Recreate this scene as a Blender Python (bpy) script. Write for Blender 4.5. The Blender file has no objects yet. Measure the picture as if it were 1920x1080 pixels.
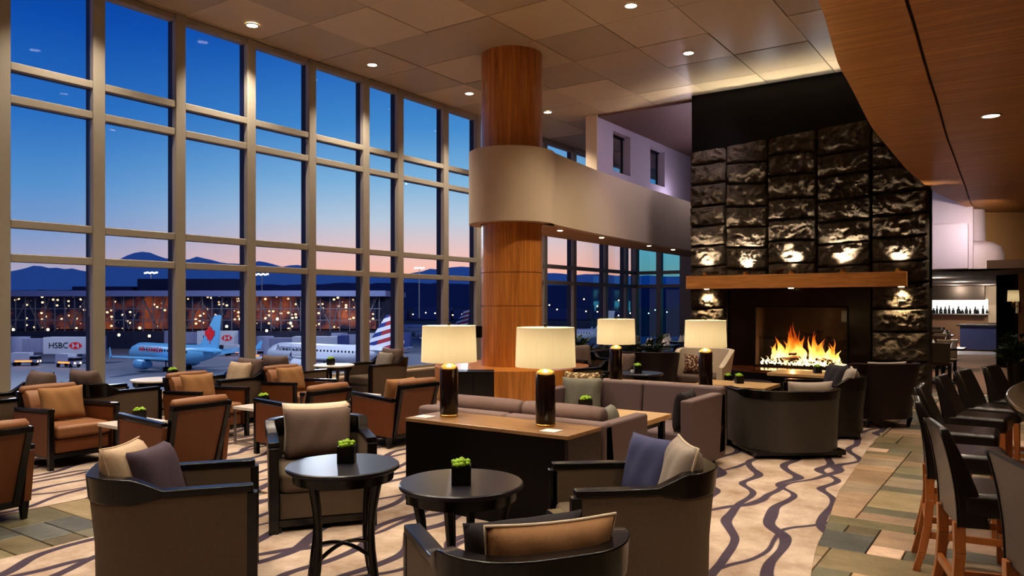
import bpy, math, random
from mathutils import Vector, Matrix, noise
random.seed(7)
PI = math.pi
R = math.radians
SC = bpy.context.scene
COL = SC.collection
# ---------------------------------------------------------------- survey of the room
F = 1420.0; EYE = 1.65; HZ = 571.0
CY = R(34.61)                                   # camera yaw against the room axes
FW = Vector((-math.sin(CY), math.cos(CY))); RT = Vector((math.cos(CY), math.sin(CY)))
def cl(lat, D, z=0.0):
    p = FW * D + RT * lat
    return Vector((p.x, p.y, z))
def cp(u, D, z=0.0):
    return cl((u - 960) / F * D, D, z)
def face(phi):                                  # heading measured clockwise from the view axis
    return CY - R(phi)

# ---------------------------------------------------------------- helpers
def s(r, g, b):
    def c(v):
        v /= 255.0
        return v / 12.92 if v <= 0.04045 else ((v + 0.055) / 1.055) ** 2.4
    return (c(r), c(g), c(b), 1.0)

class MB:
    def __init__(self): self.v = []; self.f = []; self.c = []
    def add(self, vs, fs, M=None, col=None):
        o = len(self.v)
        for p in vs:
            p = Vector(p)
            if M is not None: p = M @ p
            self.v.append(p)
        for f in fs:
            self.f.append([i + o for i in f]); self.c.append(col)
        return self
    def box(self, x0, x1, y0, y1, z0, z1, M=None, col=None):
        vs = [(x0,y0,z0),(x1,y0,z0),(x1,y1,z0),(x0,y1,z0),(x0,y0,z1),(x1,y0,z1),(x1,y1,z1),(x0,y1,z1)]
        return self.add(vs, [(3,2,1,0),(4,5,6,7),(0,1,5,4),(1,2,6,5),(2,3,7,6),(3,0,4,7)], M, col)
    def cbox(self, c, sz, M=None, col=None):
        x, y, z = c; a, b, d = sz
        return self.box(x-a/2, x+a/2, y-b/2, y+b/2, z-d/2, z+d/2, M, col)
    def bar(self, p, q, w, h=None, w2=None, h2=None):
        p = Vector(p); q = Vector(q); h = h or w; w2 = w2 or w; h2 = h2 or h
        d = (q - p).normalized()
        up = Vector((0,0,1)) if abs(d.z) < 0.95 else Vector((0,1,0))
        sx = d.cross(up).normalized(); up = sx.cross(d)
        vs = []
        for c, a, b in ((p, w/2, h/2), (q, w2/2, h2/2)):
            vs += [c - sx*a - up*b, c + sx*a - up*b, c + sx*a + up*b, c - sx*a + up*b]
        return self.add(vs, [(3,2,1,0),(4,5,6,7),(0,1,5,4),(1,2,6,5),(2,3,7,6),(3,0,4,7)])
    def lathe(self, prof, n=24, c=(0,0,0), M=None, cap=True):
        vs = []; fs = []
        for r, z in prof:
            for i in range(n):
                a = 2*PI*i/n
                vs.append((c[0]+r*math.cos(a), c[1]+r*math.sin(a), c[2]+z))
        m = len(prof)
        for j in range(m-1):
            for i in range(n):
                k = (i+1) % n
                fs.append((j*n+i, j*n+k, (j+1)*n+k, (j+1)*n+i))
        if cap:
            fs.append(tuple(range(n))[::-1]); fs.append(tuple((m-1)*n+i for i in range(n)))
        return self.add(vs, fs, M)
    def tube(self, pts, rad, n=10, cap=True):
        pts = [Vector(p) for p in pts]
        rs = rad if isinstance(rad, (list, tuple)) else [rad]*len(pts)
        vs = []; fs = []; ref = None
        for i, p in enumerate(pts):
            d = (pts[min(i+1, len(pts)-1)] - pts[max(i-1, 0)]).normalized()
            if ref is None: ref = Vector((0,0,1)) if abs(d.z) < .9 else Vector((1,0,0))
            a = d.cross(ref).normalized(); b = a.cross(d).normalized()
            ref = b
            for k in range(n):
                t = 2*PI*k/n
                vs.append(p + (a*math.cos(t) + b*math.sin(t))*rs[i])
        for i in range(len(pts)-1):
            for k in range(n):
                l = (k+1) % n
                fs.append((i*n+k, i*n+l, (i+1)*n+l, (i+1)*n+k))
        if cap:
            fs.append(tuple(range(n))[::-1]); fs.append(tuple((len(pts)-1)*n+k for k in range(n)))
        return self.add(vs, fs)
    def loft(self, secs, M=None, cap=True, closed=True):
        n = len(secs[0]); vs = [p for q in secs for p in q]; fs = []
        for i in range(len(secs)-1):
            for k in range(n if closed else n-1):
                l = (k+1) % n
                fs.append((i*n+k, i*n+l, (i+1)*n+l, (i+1)*n+k))
        if cap and closed:
            fs.append(tuple(range(n))[::-1]); fs.append(tuple((len(secs)-1)*n+k for k in range(n)))
        return self.add(vs, fs, M)
    def prism(self, poly, z0, z1, M=None):
        n = len(poly)
        vs = [(x,y,z0) for x,y in poly] + [(x,y,z1) for x,y in poly]
        fs = [tuple(range(n))[::-1], tuple(range(n, 2*n))]
        fs += [(i, (i+1)%n, n+(i+1)%n, n+i) for i in range(n)]
        return self.add(vs, fs, M)
    def ball(self, c, r, M=None, n=8, sq=1.0, bump=0):
        prof = []
        vs = []; fs = []
        m = n//2+1
        for j in range(m+1):
            t = PI*j/m - PI/2
            for i in range(n):
                a = 2*PI*i/n
                d = Vector((math.cos(t)*math.cos(a), math.cos(t)*math.sin(a), math.sin(t)*sq))
                k = r*(1 + bump*(random.random()-.5))
                vs.append(Vector(c) + d*k)
        for j in range(m):
            for i in range(n):
                l = (i+1) % n
                fs.append((j*n+i, j*n+l, (j+1)*n+l, (j+1)*n+i))
        return self.add(vs, fs, M)
    def build(self, name, mat, parent=None, bevel=0, seg=3, smooth=None, sub=0, loc=None, rotz=None, fix=True):
        me = bpy.data.meshes.new(name)
        me.from_pydata([tuple(p) for p in self.v], [], self.f)
        if any(c is not None for c in self.c):
            at = me.color_attributes.new('tone', 'FLOAT_COLOR', 'CORNER')
            k = 0
            for f, c in zip(self.f, self.c):
                c = c or (1,1,1)
                for _ in f:
                    at.data[k].color = (c[0], c[1], c[2], 1.0); k += 1
        if fix:
            import bmesh
            bm = bmesh.new(); bm.from_mesh(me)
            bmesh.ops.remove_doubles(bm, verts=bm.verts, dist=1e-6)
            bmesh.ops.recalc_face_normals(bm, faces=bm.faces)
            bm.to_mesh(me); bm.free()
        me.materials.append(mat)
        o = bpy.data.objects.new(name, me); COL.objects.link(o)
        if parent is not None: o.parent = parent
        if loc is not None: o.location = loc
        if rotz is not None: o.rotation_euler = (0, 0, rotz)
        if smooth is not None:
            for p in me.polygons: p.use_smooth = True
            if smooth < 180: me.set_sharp_from_angle(angle=R(smooth))
        if bevel:
            b = o.modifiers.new('bevel', 'BEVEL'); b.width = bevel; b.segments = seg; b.limit_method = 'ANGLE'; b.angle_limit = R(40)
            if smooth is None and seg > 1:
                for p in me.polygons: p.use_smooth = True
                b.harden_normals = True
        if sub:
            m = o.modifiers.new('sub', 'SUBSURF'); m.levels = sub; m.render_levels = sub
        return o

def tag(o, label=None, cat=None, group=None, kind=None):
    if label: o['label'] = label
    if cat: o['category'] = cat
    if group: o['group'] = group
    if kind: o['kind'] = kind
    return o
def struct(o): o['kind'] = 'structure'; return o
def thing(name, label, cat, loc=(0,0,0), rotz=0, group=None):
    o = bpy.data.objects.new(name, None); COL.objects.link(o)
    o.location = loc; o.rotation_euler = (0,0,rotz); o.empty_display_size = .1
    return tag(o, label, cat, group)
def dup(o, parent=None):
    c = o.copy(); COL.objects.link(c); c.parent = parent
    for ch in list(o.children): dup(ch, c)
    return c
PROTO = {}
def put(key, maker, label, loc, rotz, group=None):
    """first use builds the thing, later uses copy it part by part"""
    if key not in PROTO:
        PROTO[key] = o = maker()
    else:
        o = dup(PROTO[key])
    o.location = loc; o.rotation_euler = (0,0,rotz); o['label'] = label
    if group: o['group'] = group
    elif 'group' in o: del o['group']
    return o

# ---------------------------------------------------------------- materials
def nodes(name):
    m = bpy.data.materials.new(name); m.use_nodes = True
    nt = m.node_tree; b = nt.nodes['Principled BSDF']
    return m, nt, b
def N(nt, t, **kw):
    n = nt.nodes.new(t)
    for k, v in kw.items():
        if k.startswith('i_'):
            key = k[2:]; key = int(key) if key.isdigit() else key.replace('_', ' ')
            n.inputs[key].default_value = v
        else: setattr(n, k, v)
    return n
def L(nt, a, b): nt.links.new(a, b)
def MA(nt, op, a, b=None, c=None):
    n = nt.nodes.new('ShaderNodeMath'); n.operation = op
    for i, x in enumerate((a, b, c)):
        if x is None: continue
        if isinstance(x, (int, float)): n.inputs[i].default_value = x
        else: L(nt, x, n.inputs[i])
    return n.outputs[0]
def MIX(nt, f, a, b):
    n = nt.nodes.new('ShaderNodeMix'); n.data_type = 'RGBA'
    if isinstance(f, (int, float)): n.inputs[0].default_value = f
    else: L(nt, f, n.inputs[0])
    for i, x in ((6, a), (7, b)):
        if isinstance(x, tuple): n.inputs[i].default_value = x
        else: L(nt, x, n.inputs[i])
    return n.outputs[2]
def mul(c, k): return (c[0]*k, c[1]*k, c[2]*k, 1)
def plain(name, col, rough=.6, metal=0, var=.0, scale=8, bump=0, bscale=200, spec=.5, emit=0, ecol=None, coat=0):
    m, nt, b = nodes(name)
    b.inputs['Roughness'].default_value = rough; b.inputs['Metallic'].default_value = metal
    b.inputs['Specular IOR Level'].default_value = spec
    b.inputs['Coat Weight'].default_value = coat
    b.inputs['Base Color'].default_value = col
    tc = N(nt, 'ShaderNodeTexCoord')
    if var:
        nz = N(nt, 'ShaderNodeTexNoise', i_Scale=scale, i_Detail=4.0)
        L(nt, tc.outputs['Object'], nz.inputs['Vector'])
        L(nt, MIX(nt, nz.outputs['Fac'], mul(col, 1-var), mul(col, 1+var)), b.inputs['Base Color'])
    if bump:
        nb = N(nt, 'ShaderNodeTexNoise', i_Scale=bscale, i_Detail=3.0)
        L(nt, tc.outputs['Object'], nb.inputs['Vector'])
        bp = N(nt, 'ShaderNodeBump', i_Strength=bump, i_Distance=.01)
        L(nt, nb.outputs['Fac'], bp.inputs['Height']); L(nt, bp.outputs[0], b.inputs['Normal'])
    if emit:
        b.inputs['Emission Color'].default_value = ecol or col; b.inputs['Emission Strength'].default_value = emit
    return m
def wood(name, c1, c2, scale=(1,1,12), rough=.35, size=3, coat=.2, coord='Object'):
    m, nt, b = nodes(name)
    tc = N(nt, 'ShaderNodeTexCoord'); mp = N(nt, 'ShaderNodeMapping')
    mp.inputs['Scale'].default_value = scale
    if coord == 'World':
        g = N(nt, 'ShaderNodeNewGeometry'); L(nt, g.outputs['Position'], mp.inputs[0])
    else: L(nt, tc.outputs[coord], mp.inputs[0])
    n1 = N(nt, 'ShaderNodeTexNoise', i_Scale=size, i_Detail=6.0, i_Roughness=.65, i_Distortion=.6)
    L(nt, mp.outputs[0], n1.inputs['Vector'])
    rp = N(nt, 'ShaderNodeValToRGB')
    rp.color_ramp.elements[0].position = .3; rp.color_ramp.elements[0].color = c1
    rp.color_ramp.elements[1].position = .72; rp.color_ramp.elements[1].color = c2
    L(nt, n1.outputs['Fac'], rp.inputs[0]); L(nt, rp.outputs[0], b.inputs['Base Color'])
    b.inputs['Roughness'].default_value = rough; b.inputs['Coat Weight'].default_value = coat
    b.inputs['Coat Roughness'].default_value = .2
    return m
def emis(name, col, k):
    m = bpy.data.materials.new(name); m.use_nodes = True; nt = m.node_tree
    nt.nodes.remove(nt.nodes['Principled BSDF'])
    e = N(nt, 'ShaderNodeEmission', i_Color=col, i_Strength=k)
    L(nt, e.outputs[0], nt.nodes['Material Output'].inputs[0]); return m
def glassmat(name, tint=(1,1,1,1), refl=.06, rough=.0):
    m = bpy.data.materials.new(name); m.use_nodes = True; nt = m.node_tree
    nt.nodes.remove(nt.nodes['Principled BSDF'])
    t = N(nt, 'ShaderNodeBsdfTransparent', i_Color=tint); g = N(nt, 'ShaderNodeBsdfGlossy', i_Roughness=rough)
    fr = N(nt, 'ShaderNodeLayerWeight', i_Blend=.12)
    mx = N(nt, 'ShaderNodeMixShader')
    L(nt, MA(nt, 'MULTIPLY_ADD', fr.outputs['Fresnel'], .35, refl), mx.inputs[0])
    L(nt, t.outputs[0], mx.inputs[1]); L(nt, g.outputs[0], mx.inputs[2])
    L(nt, mx.outputs[0], nt.nodes['Material Output'].inputs[0]); return m
def toned(name, col, rough, var=.25, scale=5, bump=.3, bscale=25, spec=.5, aniso=(1,1,1)):
    """base colour multiplied by the mesh's 'tone' colour attribute plus noise"""
    m, nt, b = nodes(name)
    at = N(nt, 'ShaderNodeVertexColor', layer_name='tone')
    g = N(nt, 'ShaderNodeNewGeometry'); mp = N(nt, 'ShaderNodeMapping'); mp.inputs['Scale'].default_value = aniso
    L(nt, g.outputs['Position'], mp.inputs[0])
    nz = N(nt, 'ShaderNodeTexNoise', i_Scale=scale, i_Detail=6.0, i_Roughness=.65)
    L(nt, mp.outputs[0], nz.inputs['Vector'])
    k = MIX(nt, nz.outputs['Fac'], mul(col, 1-var), mul(col, 1+var))
    n = nt.nodes.new('ShaderNodeMix'); n.data_type = 'RGBA'; n.blend_type = 'MULTIPLY'; n.inputs[0].default_value = 1
    L(nt, k, n.inputs[6]); L(nt, at.outputs[0], n.inputs[7]); L(nt, n.outputs[2], b.inputs['Base Color'])
    b.inputs['Roughness'].default_value = rough; b.inputs['Specular IOR Level'].default_value = spec
    if bump:
        nb = N(nt, 'ShaderNodeTexNoise', i_Scale=bscale, i_Detail=5.0); L(nt, g.outputs['Position'], nb.inputs['Vector'])
        bp = N(nt, 'ShaderNodeBump', i_Strength=bump, i_Distance=.02); L(nt, nb.outputs['Fac'], bp.inputs['Height']); L(nt, bp.outputs[0], b.inputs['Normal'])
    return m

M = {}
M['mullion'] = plain('painted_metal', s(158,150,138), .42, var=.05)
M['exterior'] = plain('exterior_metal', s(26,34,70), .5)
M['glass'] = glassmat('window_glass', (.97,.98,1,1), .004)
M['fireglass'] = glassmat('fire_glass', (.9,.88,.85,1), .06)
M['cream'] = plain('cream_paint', s(205,185,160), .75, var=.03, scale=3)
M['lilac'] = plain('lilac_paint', s(196,182,198), .75, var=.03, scale=3)
M['tan'] = plain('tan_paint', s(190,150,105), .7, var=.03, scale=3)
M['mauve'] = plain('mauve_shade', s(120,96,92), .7, var=.05, scale=3)
M['black'] = plain('black_panel', s(9,8,8), .4, var=.2, spec=.25)
M['ebony'] = wood('ebony_wood', s(6,5,6), s(15,11,11), (1,1,1), .24, 20, .12)
M['walnut'] = wood('dark_walnut', s(24,14,10), s(50,30,22), (1,8,8), .4, 4, .1)
M['columnwood'] = wood('column_veneer', s(158,97,40), s(218,148,74), (9,9,.35), .35, 2.2, .3)
M['soffitwood'] = wood('soffit_veneer', s(160,108,58), s(210,150,88), (.35,7,7), .42, 2.2, .15, 'World')
M['mantelwood'] = wood('mantel_oak', s(176,118,56), s(222,160,92), (.6,6,6), .45, 3, .1)
M['oak'] = wood('pale_oak', s(168,132,88), s(206,172,126), (.8,8,8), .4, 3, .1)
M['consoletop'] = wood('console_top', s(118,88,58), s(160,126,90), (.8,8,8), .35, 3, .2)
M['stoolwood'] = wood('stool_beech', s(140,84,40), s(178,112,60), (6,6,.8), .35, 3, .3)
M['barwood'] = wood('bar_wood', s(150,96,48), s(190,130,74), (6,6,.6), .35, 3, .3)
M['taupe'] = plain('taupe_fabric', s(104,90,74), .85, var=.12, scale=60, bump=.25, bscale=400)
M['taupedark'] = plain('grey_brown_fabric', s(96,80,64), .85, var=.12, scale=60, bump=.25, bscale=400)
M['greyleather'] = plain('grey_leather', s(66,62,58), .45, var=.1, scale=30, bump=.1, bscale=250)
M['mauvefab'] = plain('mauve_grey_fabric', s(106,88,88), .8, var=.08, scale=60, bump=.2, bscale=400)
M['tanleather'] = plain('tan_leather', s(138,94,62), .5, var=.12, scale=14, bump=.12, bscale=180)
M['rustleather'] = plain('rust_leather', s(114,68,36), .48, var=.12, scale=14, bump=.12, bscale=180)
M['darkleather'] = plain('dark_brown_leather', s(27,21,19), .3, var=.12, scale=20, bump=.12, bscale=160, coat=.1)
M['redleather'] = plain('oxblood_leather', s(32,14,11), .4, var=.12, scale=20, bump=.1, bscale=160)
M['blackfab'] = plain('black_upholstery', s(22,18,18), .6, var=.2, scale=40)
for k, c in (('p_beige', (188,164,138)), ('p_plum', (74,60,72)), ('p_blue', (66,70,104)), ('p_grey', (150,142,138)), ('p_tan', (150,112,76)),
             ('p_gold', (152,112,72)), ('p_taupe', (104,86,78)), ('p_green', (112,110,98)), ('p_cream', (206,190,168)), ('p_dark', (40,34,38)), ('p_stone', (150,138,128))):
    M[k] = plain(k + '_cloth', s(*c), .85, var=.14, scale=50, bump=.3, bscale=350)
M['brass'] = plain('brass', s(214,176,110), .25, 1)
M['steel'] = plain('steel', s(170,168,165), .3, 1)
M['lampbase'] = plain('oxblood_lacquer', s(24,9,8), .2, var=.3, scale=8, coat=.2)
M['marble'] = plain('white_marble', s(226,216,206), .25, var=.06, scale=6)
M['tabletop'] = plain('dark_lacquer', s(34,32,42), .34, var=.12, scale=10, spec=.8)
M['pot'] = plain('black_ceramic', s(14,12,13), .3)
M['succulent'] = plain('lime_leaf', s(150,190,48), .5, var=.3, scale=40)
M['leaf'] = plain('dark_leaf', s(44,66,36), .45, var=.4, scale=8)
M['white'] = plain('white_linen', s(222,216,214), .7)
M['whitepaint'] = plain('white_paint', s(214,206,198), .5)
M['granite'] = plain('bar_granite', s(70,64,54), .12, var=.5, scale=70, coat=.4)
M['restfloor'] = plain('brown_carpet', s(150,112,88), .8, var=.12, scale=6)
M['concrete'] = plain('concrete', s(110,104,98), .8)
M['led'] = emis('lamp_lens', s(255,236,200), 22)
M['ledsmall'] = emis('small_lamp_lens', s(255,226,180), 9)
# lamp shade: linen lit from within
m, nt, b = nodes('lit_linen_shade')
b.inputs['Base Color'].default_value = s(214,196,160); b.inputs['Roughness'].default_value = .9
b.inputs['Emission Color'].default_value = s(255,226,168)
tc = N(nt, 'ShaderNodeTexCoord'); sp = N(nt, 'ShaderNodeSeparateXYZ'); L(nt, tc.outputs['Generated'], sp.inputs[0])
zz = MA(nt, 'SUBTRACT', sp.outputs[2], .42)
gl = MA(nt, 'SUBTRACT', 1.0, MA(nt, 'MULTIPLY', MA(nt, 'MULTIPLY', zz, zz), 1.6))
nz = N(nt, 'ShaderNodeTexNoise', i_Scale=30.0, i_Detail=2.0); mp = N(nt, 'ShaderNodeMapping'); mp.inputs['Scale'].default_value = (3,3,.1)
L(nt, tc.outputs['Object'], mp.inputs[0]); L(nt, mp.outputs[0], nz.inputs['Vector'])
L(nt, MA(nt, 'MULTIPLY', gl, MA(nt, 'MULTIPLY_ADD', nz.outputs['Fac'], .16, .46)), b.inputs['Emission Strength'])
M['shade'] = m
# carpet: two families of wandering dark lines over mottled beige
m, nt, b = nodes('wave_carpet')
g = N(nt, 'ShaderNodeNewGeometry')
def family(ang, spacing, width, amp, wl, seed):
    mp = N(nt, 'ShaderNodeMapping'); mp.inputs['Rotation'].default_value = (0,0,ang); mp.inputs['Location'].default_value = (seed, seed*1.7, 0)
    L(nt, g.outputs['Position'], mp.inputs[0])
    sp = N(nt, 'ShaderNodeSeparateXYZ'); L(nt, mp.outputs[0], sp.inputs[0])
    big = N(nt, 'ShaderNodeTexNoise', noise_dimensions='2D', i_Scale=.55, i_Detail=1.0); L(nt, mp.outputs[0], big.inputs['Vector'])
    sc = N(nt, 'ShaderNodeMapping'); sc.inputs['Scale'].default_value = (1.1, .8, 1); L(nt, mp.outputs[0], sc.inputs[0])
    nz = N(nt, 'ShaderNodeTexNoise', noise_dimensions='2D', i_Scale=1.4, i_Detail=1.0); L(nt, sc.outputs[0], nz.inputs['Vector'])
    wob = MA(nt, 'MULTIPLY', MA(nt, 'SINE', MA(nt, 'ADD', MA(nt, 'MULTIPLY', sp.outputs[1], 2*PI/wl), MA(nt, 'MULTIPLY', big.outputs['Fac'], 6.0))), amp)
    x = MA(nt, 'ADD', sp.outputs[0], wob)
    x = MA(nt, 'ADD', x, MA(nt, 'MULTIPLY', MA(nt, 'SUBTRACT', nz.outputs['Fac'], .5), spacing*.5))
    d = MA(nt, 'ABSOLUTE', MA(nt, 'SUBTRACT', MA(nt, 'FRACT', MA(nt, 'DIVIDE', x, spacing)), .5))
    wn = N(nt, 'ShaderNodeTexNoise', noise_dimensions='2D', i_Scale=1.1, i_Detail=2.0); L(nt, mp.outputs[0], wn.inputs['Vector'])
    w = MA(nt, 'MULTIPLY', MA(nt, 'MULTIPLY_ADD', wn.outputs['Fac'], .55, .38), width/spacing*.72)
    mr = N(nt, 'ShaderNodeMapRange', interpolation_type='SMOOTHSTEP')
    L(nt, MA(nt, 'SUBTRACT', d, w), mr.inputs[0]); mr.inputs[1].default_value = -.012; mr.inputs[2].default_value = .014
    mr.inputs[3].default_value = 1; mr.inputs[4].default_value = 0
    return mr.outputs[0]
f1 = family(R(-13), .34, .082, .062, 1.15, 3.1)
f2 = family(R(12), .72, .06, .05, 2.6, 9.4)
lines = MA(nt, 'MAXIMUM', f1, f2)
mn = N(nt, 'ShaderNodeTexNoise', i_Scale=2.2, i_Detail=5.0, i_Roughness=.7); L(nt, g.outputs['Position'], mn.inputs['Vector'])
fine = N(nt, 'ShaderNodeTexNoise', i_Scale=60.0, i_Detail=2.0); L(nt, g.outputs['Position'], fine.inputs['Vector'])
rp = N(nt, 'ShaderNodeValToRGB'); rp.color_ramp.elements[0].position = .3; rp.color_ramp.elements[0].color = s(150,126,106)
rp.color_ramp.elements[1].position = .68; rp.color_ramp.elements[1].color = s(206,188,174); L(nt, mn.outputs['Fac'], rp.inputs[0])
basec = MIX(nt, MA(nt, 'MULTIPLY', fine.outputs['Fac'], .3), rp.outputs[0], s(140,118,98))
L(nt, MIX(nt, MA(nt, 'MULTIPLY', lines, .93), basec, s(58,50,70)), b.inputs['Base Color'])
b.inputs['Roughness'].default_value = .95; b.inputs['Specular IOR Level'].default_value = .15
bp = N(nt, 'ShaderNodeBump', i_Strength=.3, i_Distance=.006); L(nt, fine.outputs['Fac'], bp.inputs['Height']); L(nt, bp.outputs[0], b.inputs['Normal'])
M['carpet'] = m
M['slate'] = toned('slate_tiles', (1,1,1,1), .45, .65, 3.4, .4, 14, .4, (1,1.9,1))
M['ceiltile'] = toned('ceiling_tiles', (1,1,1,1), .45, .03, 3, 0)
m, nt, b = nodes('split_granite'); g = N(nt, 'ShaderNodeNewGeometry')
n1 = N(nt, 'ShaderNodeTexNoise', i_Scale=5.0, i_Detail=8.0, i_Roughness=.7); L(nt, g.outputs['Position'], n1.inputs['Vector'])
n2 = N(nt, 'ShaderNodeTexNoise', i_Scale=22.0, i_Detail=8.0, i_Roughness=.7); L(nt, g.outputs['Position'], n2.inputs['Vector'])
L(nt, MIX(nt, n1.outputs['Fac'], s(40,34,28), s(120,106,90)), b.inputs['Base Color']); b.inputs['Roughness'].default_value = .8; b.inputs['Specular IOR Level'].default_value = .2
bp = N(nt, 'ShaderNodeBump', i_Strength=.9, i_Distance=.05); L(nt, n2.outputs['Fac'], bp.inputs['Height']); L(nt, bp.outputs[0], b.inputs['Normal'])
M['stone'] = m
# ================================================================ THE SETTING
WX = -10.70; CEIL = 6.06
def lerp_tab(tab, x):
    if x <= tab[0][0]: return tab[0][1]
    for (a, p), (b_, q) in zip(tab, tab[1:]):
        if x <= b_: 
            t = (x-a)/(b_-a); t2 = t*t*(3-2*t)*.3 + t*.7
            return p + (q-p)*t2
    return tab[-1][1]
EDGE = [(-3,.9),(0,-.2),(3,-.78),(5.5,-1.23),(7.25,-1.43),(10,-1.60),(13,-1.64),(15.7,-1.58),(18.5,-1.28),(20.6,-.97)]
edge = lambda y: lerp_tab(EDGE, y)
# --- floors
struct(MB().box(-10.9, 6.5, -3.5, 40, -.30, -.02).build('floor', M['concrete']))
# slate tiles: random ashlar on a grid, each with a tone of its own
def slate(mb, x0, x1, y0, y1, cell, keep):
    nx = int((x1-x0)/cell); ny = int((y1-y0)/cell); used = set()
    tones = [s(200,158,116), s(160,136,88), s(136,124,80), s(116,110,82), s(104,104,96), s(190,150,100), s(150,124,80), s(172,146,112), s(128,112,74), s(214,172,136)]
    for j in range(ny):
        for i in range(nx):
            if (i,j) in used: continue
            opts = [(2,1),(3,2),(3,2),(2,2),(2,2),(2,1),(1,1),(2,3),(3,1)]; random.shuffle(opts)
            for a, c in opts + [(1,1)]:
                cells = [(i+p, j+q) for p in range(a) for q in range(c)]
                if all(k not in used and k[0] < nx and k[1] < ny for k in cells): break
            used.update(cells)
            xa, xb, ya, yb = x0+i*cell, x0+(i+a)*cell, y0+j*cell, y0+(j+c)*cell
            if not keep(xa, xb, ya, yb): continue
            t = random.choice(tones); g0 = sum(t[:3])/3; t = [v*.68+g0*.32 for v in t[:3]]; k = random.uniform(.62, 1.05); g_ = .0045
            mb.box(xa+g_, xb-g_, ya+g_, yb-g_, -.02, random.uniform(-.001,.0015), None, (t[0]*k, t[1]*k, t[2]*k))
sl = MB(); slate(sl, -2.0, 3.8, -1.2, 16.5, .215, lambda a,b_,c,d: b_ > min(edge(c), edge(d))-.25)
struct(sl.build('floor_slate', M['slate'], bevel=.004, seg=1))
sl = MB(); slate(sl, -6.65, -5.5, -1.2, 4.2, .23, lambda *a: True)
struct(sl.build('floor_slate_strip', M['slate'], bevel=.004, seg=1))
cb = MB(); ys = [-3+.25*i for i in range(79)]
for a, c in zip(ys, ys[1:]):
    lo = -5.5 if a < 4.15 else -6.65
    for xa, xb0, xb1 in ((-10.62, -6.65, -6.65), (lo, edge(a), edge(c))):
        if a > 16.4: pass
        n = 2
        cb.add([(xa,a,.004),(xb0,a,.004),(xb1,c,.004),(xa,c,.004),(xa,a,-.02),(xb0,a,-.02),(xb1,c,-.02),(xa,c,-.02)], [(0,1,2,3),(1,5,6,2),(4,0,3,7),(4,5,1,0),(3,2,6,7)])
struct(cb.build('floor_carpet', M['carpet']))
struct(MB().box(-6.5, 6.5, 16.52, 40, -.02, .006).build('floor_restaurant', M['restfloor']))
# --- ceiling of big square tiles, some paler than others
ct = MB(); tx, ty = 1.255, 1.31
random.seed(21)
for i in range(-6, 9):
    for j in range(-11, 9):
        x0 = -4.38 - 1 + i*tx - tx*.2; y0 = 13.26 + j*ty
        k = random.choice([.72, .8, .86, .92, 1.0, 1.0, 1.08])
        c = s(214,194,160); dz = random.uniform(0, .012)
        xa, xb = max(x0+.006, WX-.1), min(x0+tx-.006, 1.5)
        if xb <= xa: continue
        ct.box(xa, xb, y0+.006, y0+ty-.006, CEIL+dz, CEIL+.05, None, (c[0]*k, c[1]*k, c[2]*k))
struct(ct.build('ceiling', M['ceiltile']))
struct(MB().box(-11.2, 6.5, -3.5, 40, CEIL+.05, CEIL+.3).build('ceiling_slab', M['tan']))
# mauve slab added beyond the fireplace line, its colour standing in for dimmer light
struct(MB().box(-8.36, -5.5, 15.62, 24, CEIL-.05, CEIL+.04).build('ceiling_shade_slab', M['mauve']))
# --- curved timber soffit over the bar, in two runs of panels either side of a shadow gap
SEAM = [(-3,.9+.6),(0,.1),(3,-.42),(5.86,-.73),(8.5,-.82),(11.4,-.92),(15,-1.0),(18.7,-1.10),(20.6,-.80)]
seam = lambda y: lerp_tab(SEAM, y)
ys = [-3 + 23.6*i/80 for i in range(81)]
far_r = cp(2100, 17.55)
poly1 = [(edge(y), y) for y in ys] + [(seam(y)-.012, y) for y in ys[::-1] if seam(y)-.03 > edge(y)]
poly2 = [(max(seam(y), edge(y)+.02)+.012, y) for y in ys] + [(far_r.x, far_r.y), (6.2, -3)]
sf = MB().prism(poly1, 3.755, 3.80).prism(poly2, 3.755, 3.80).build('ceiling_soffit', M['soffitwood']); struct(sf)
struct(MB().prism([(edge(y)+.01, y) for y in ys] + [(far_r.x-.02, far_r.y-.02), (6.2, -3)], 3.80, CEIL).build('wall_soffit', M['black']))
# --- enclosing walls the photo does not show
struct(MB().box(-11.2, 6.5, -3.7, -3.5, -.3, CEIL+.1).build('wall_back', M['tan']))
struct(MB().box(6.3, 6.5, -3.5, 40, -.3, CEIL+.1).build('wall_right', M['tan']))

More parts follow.
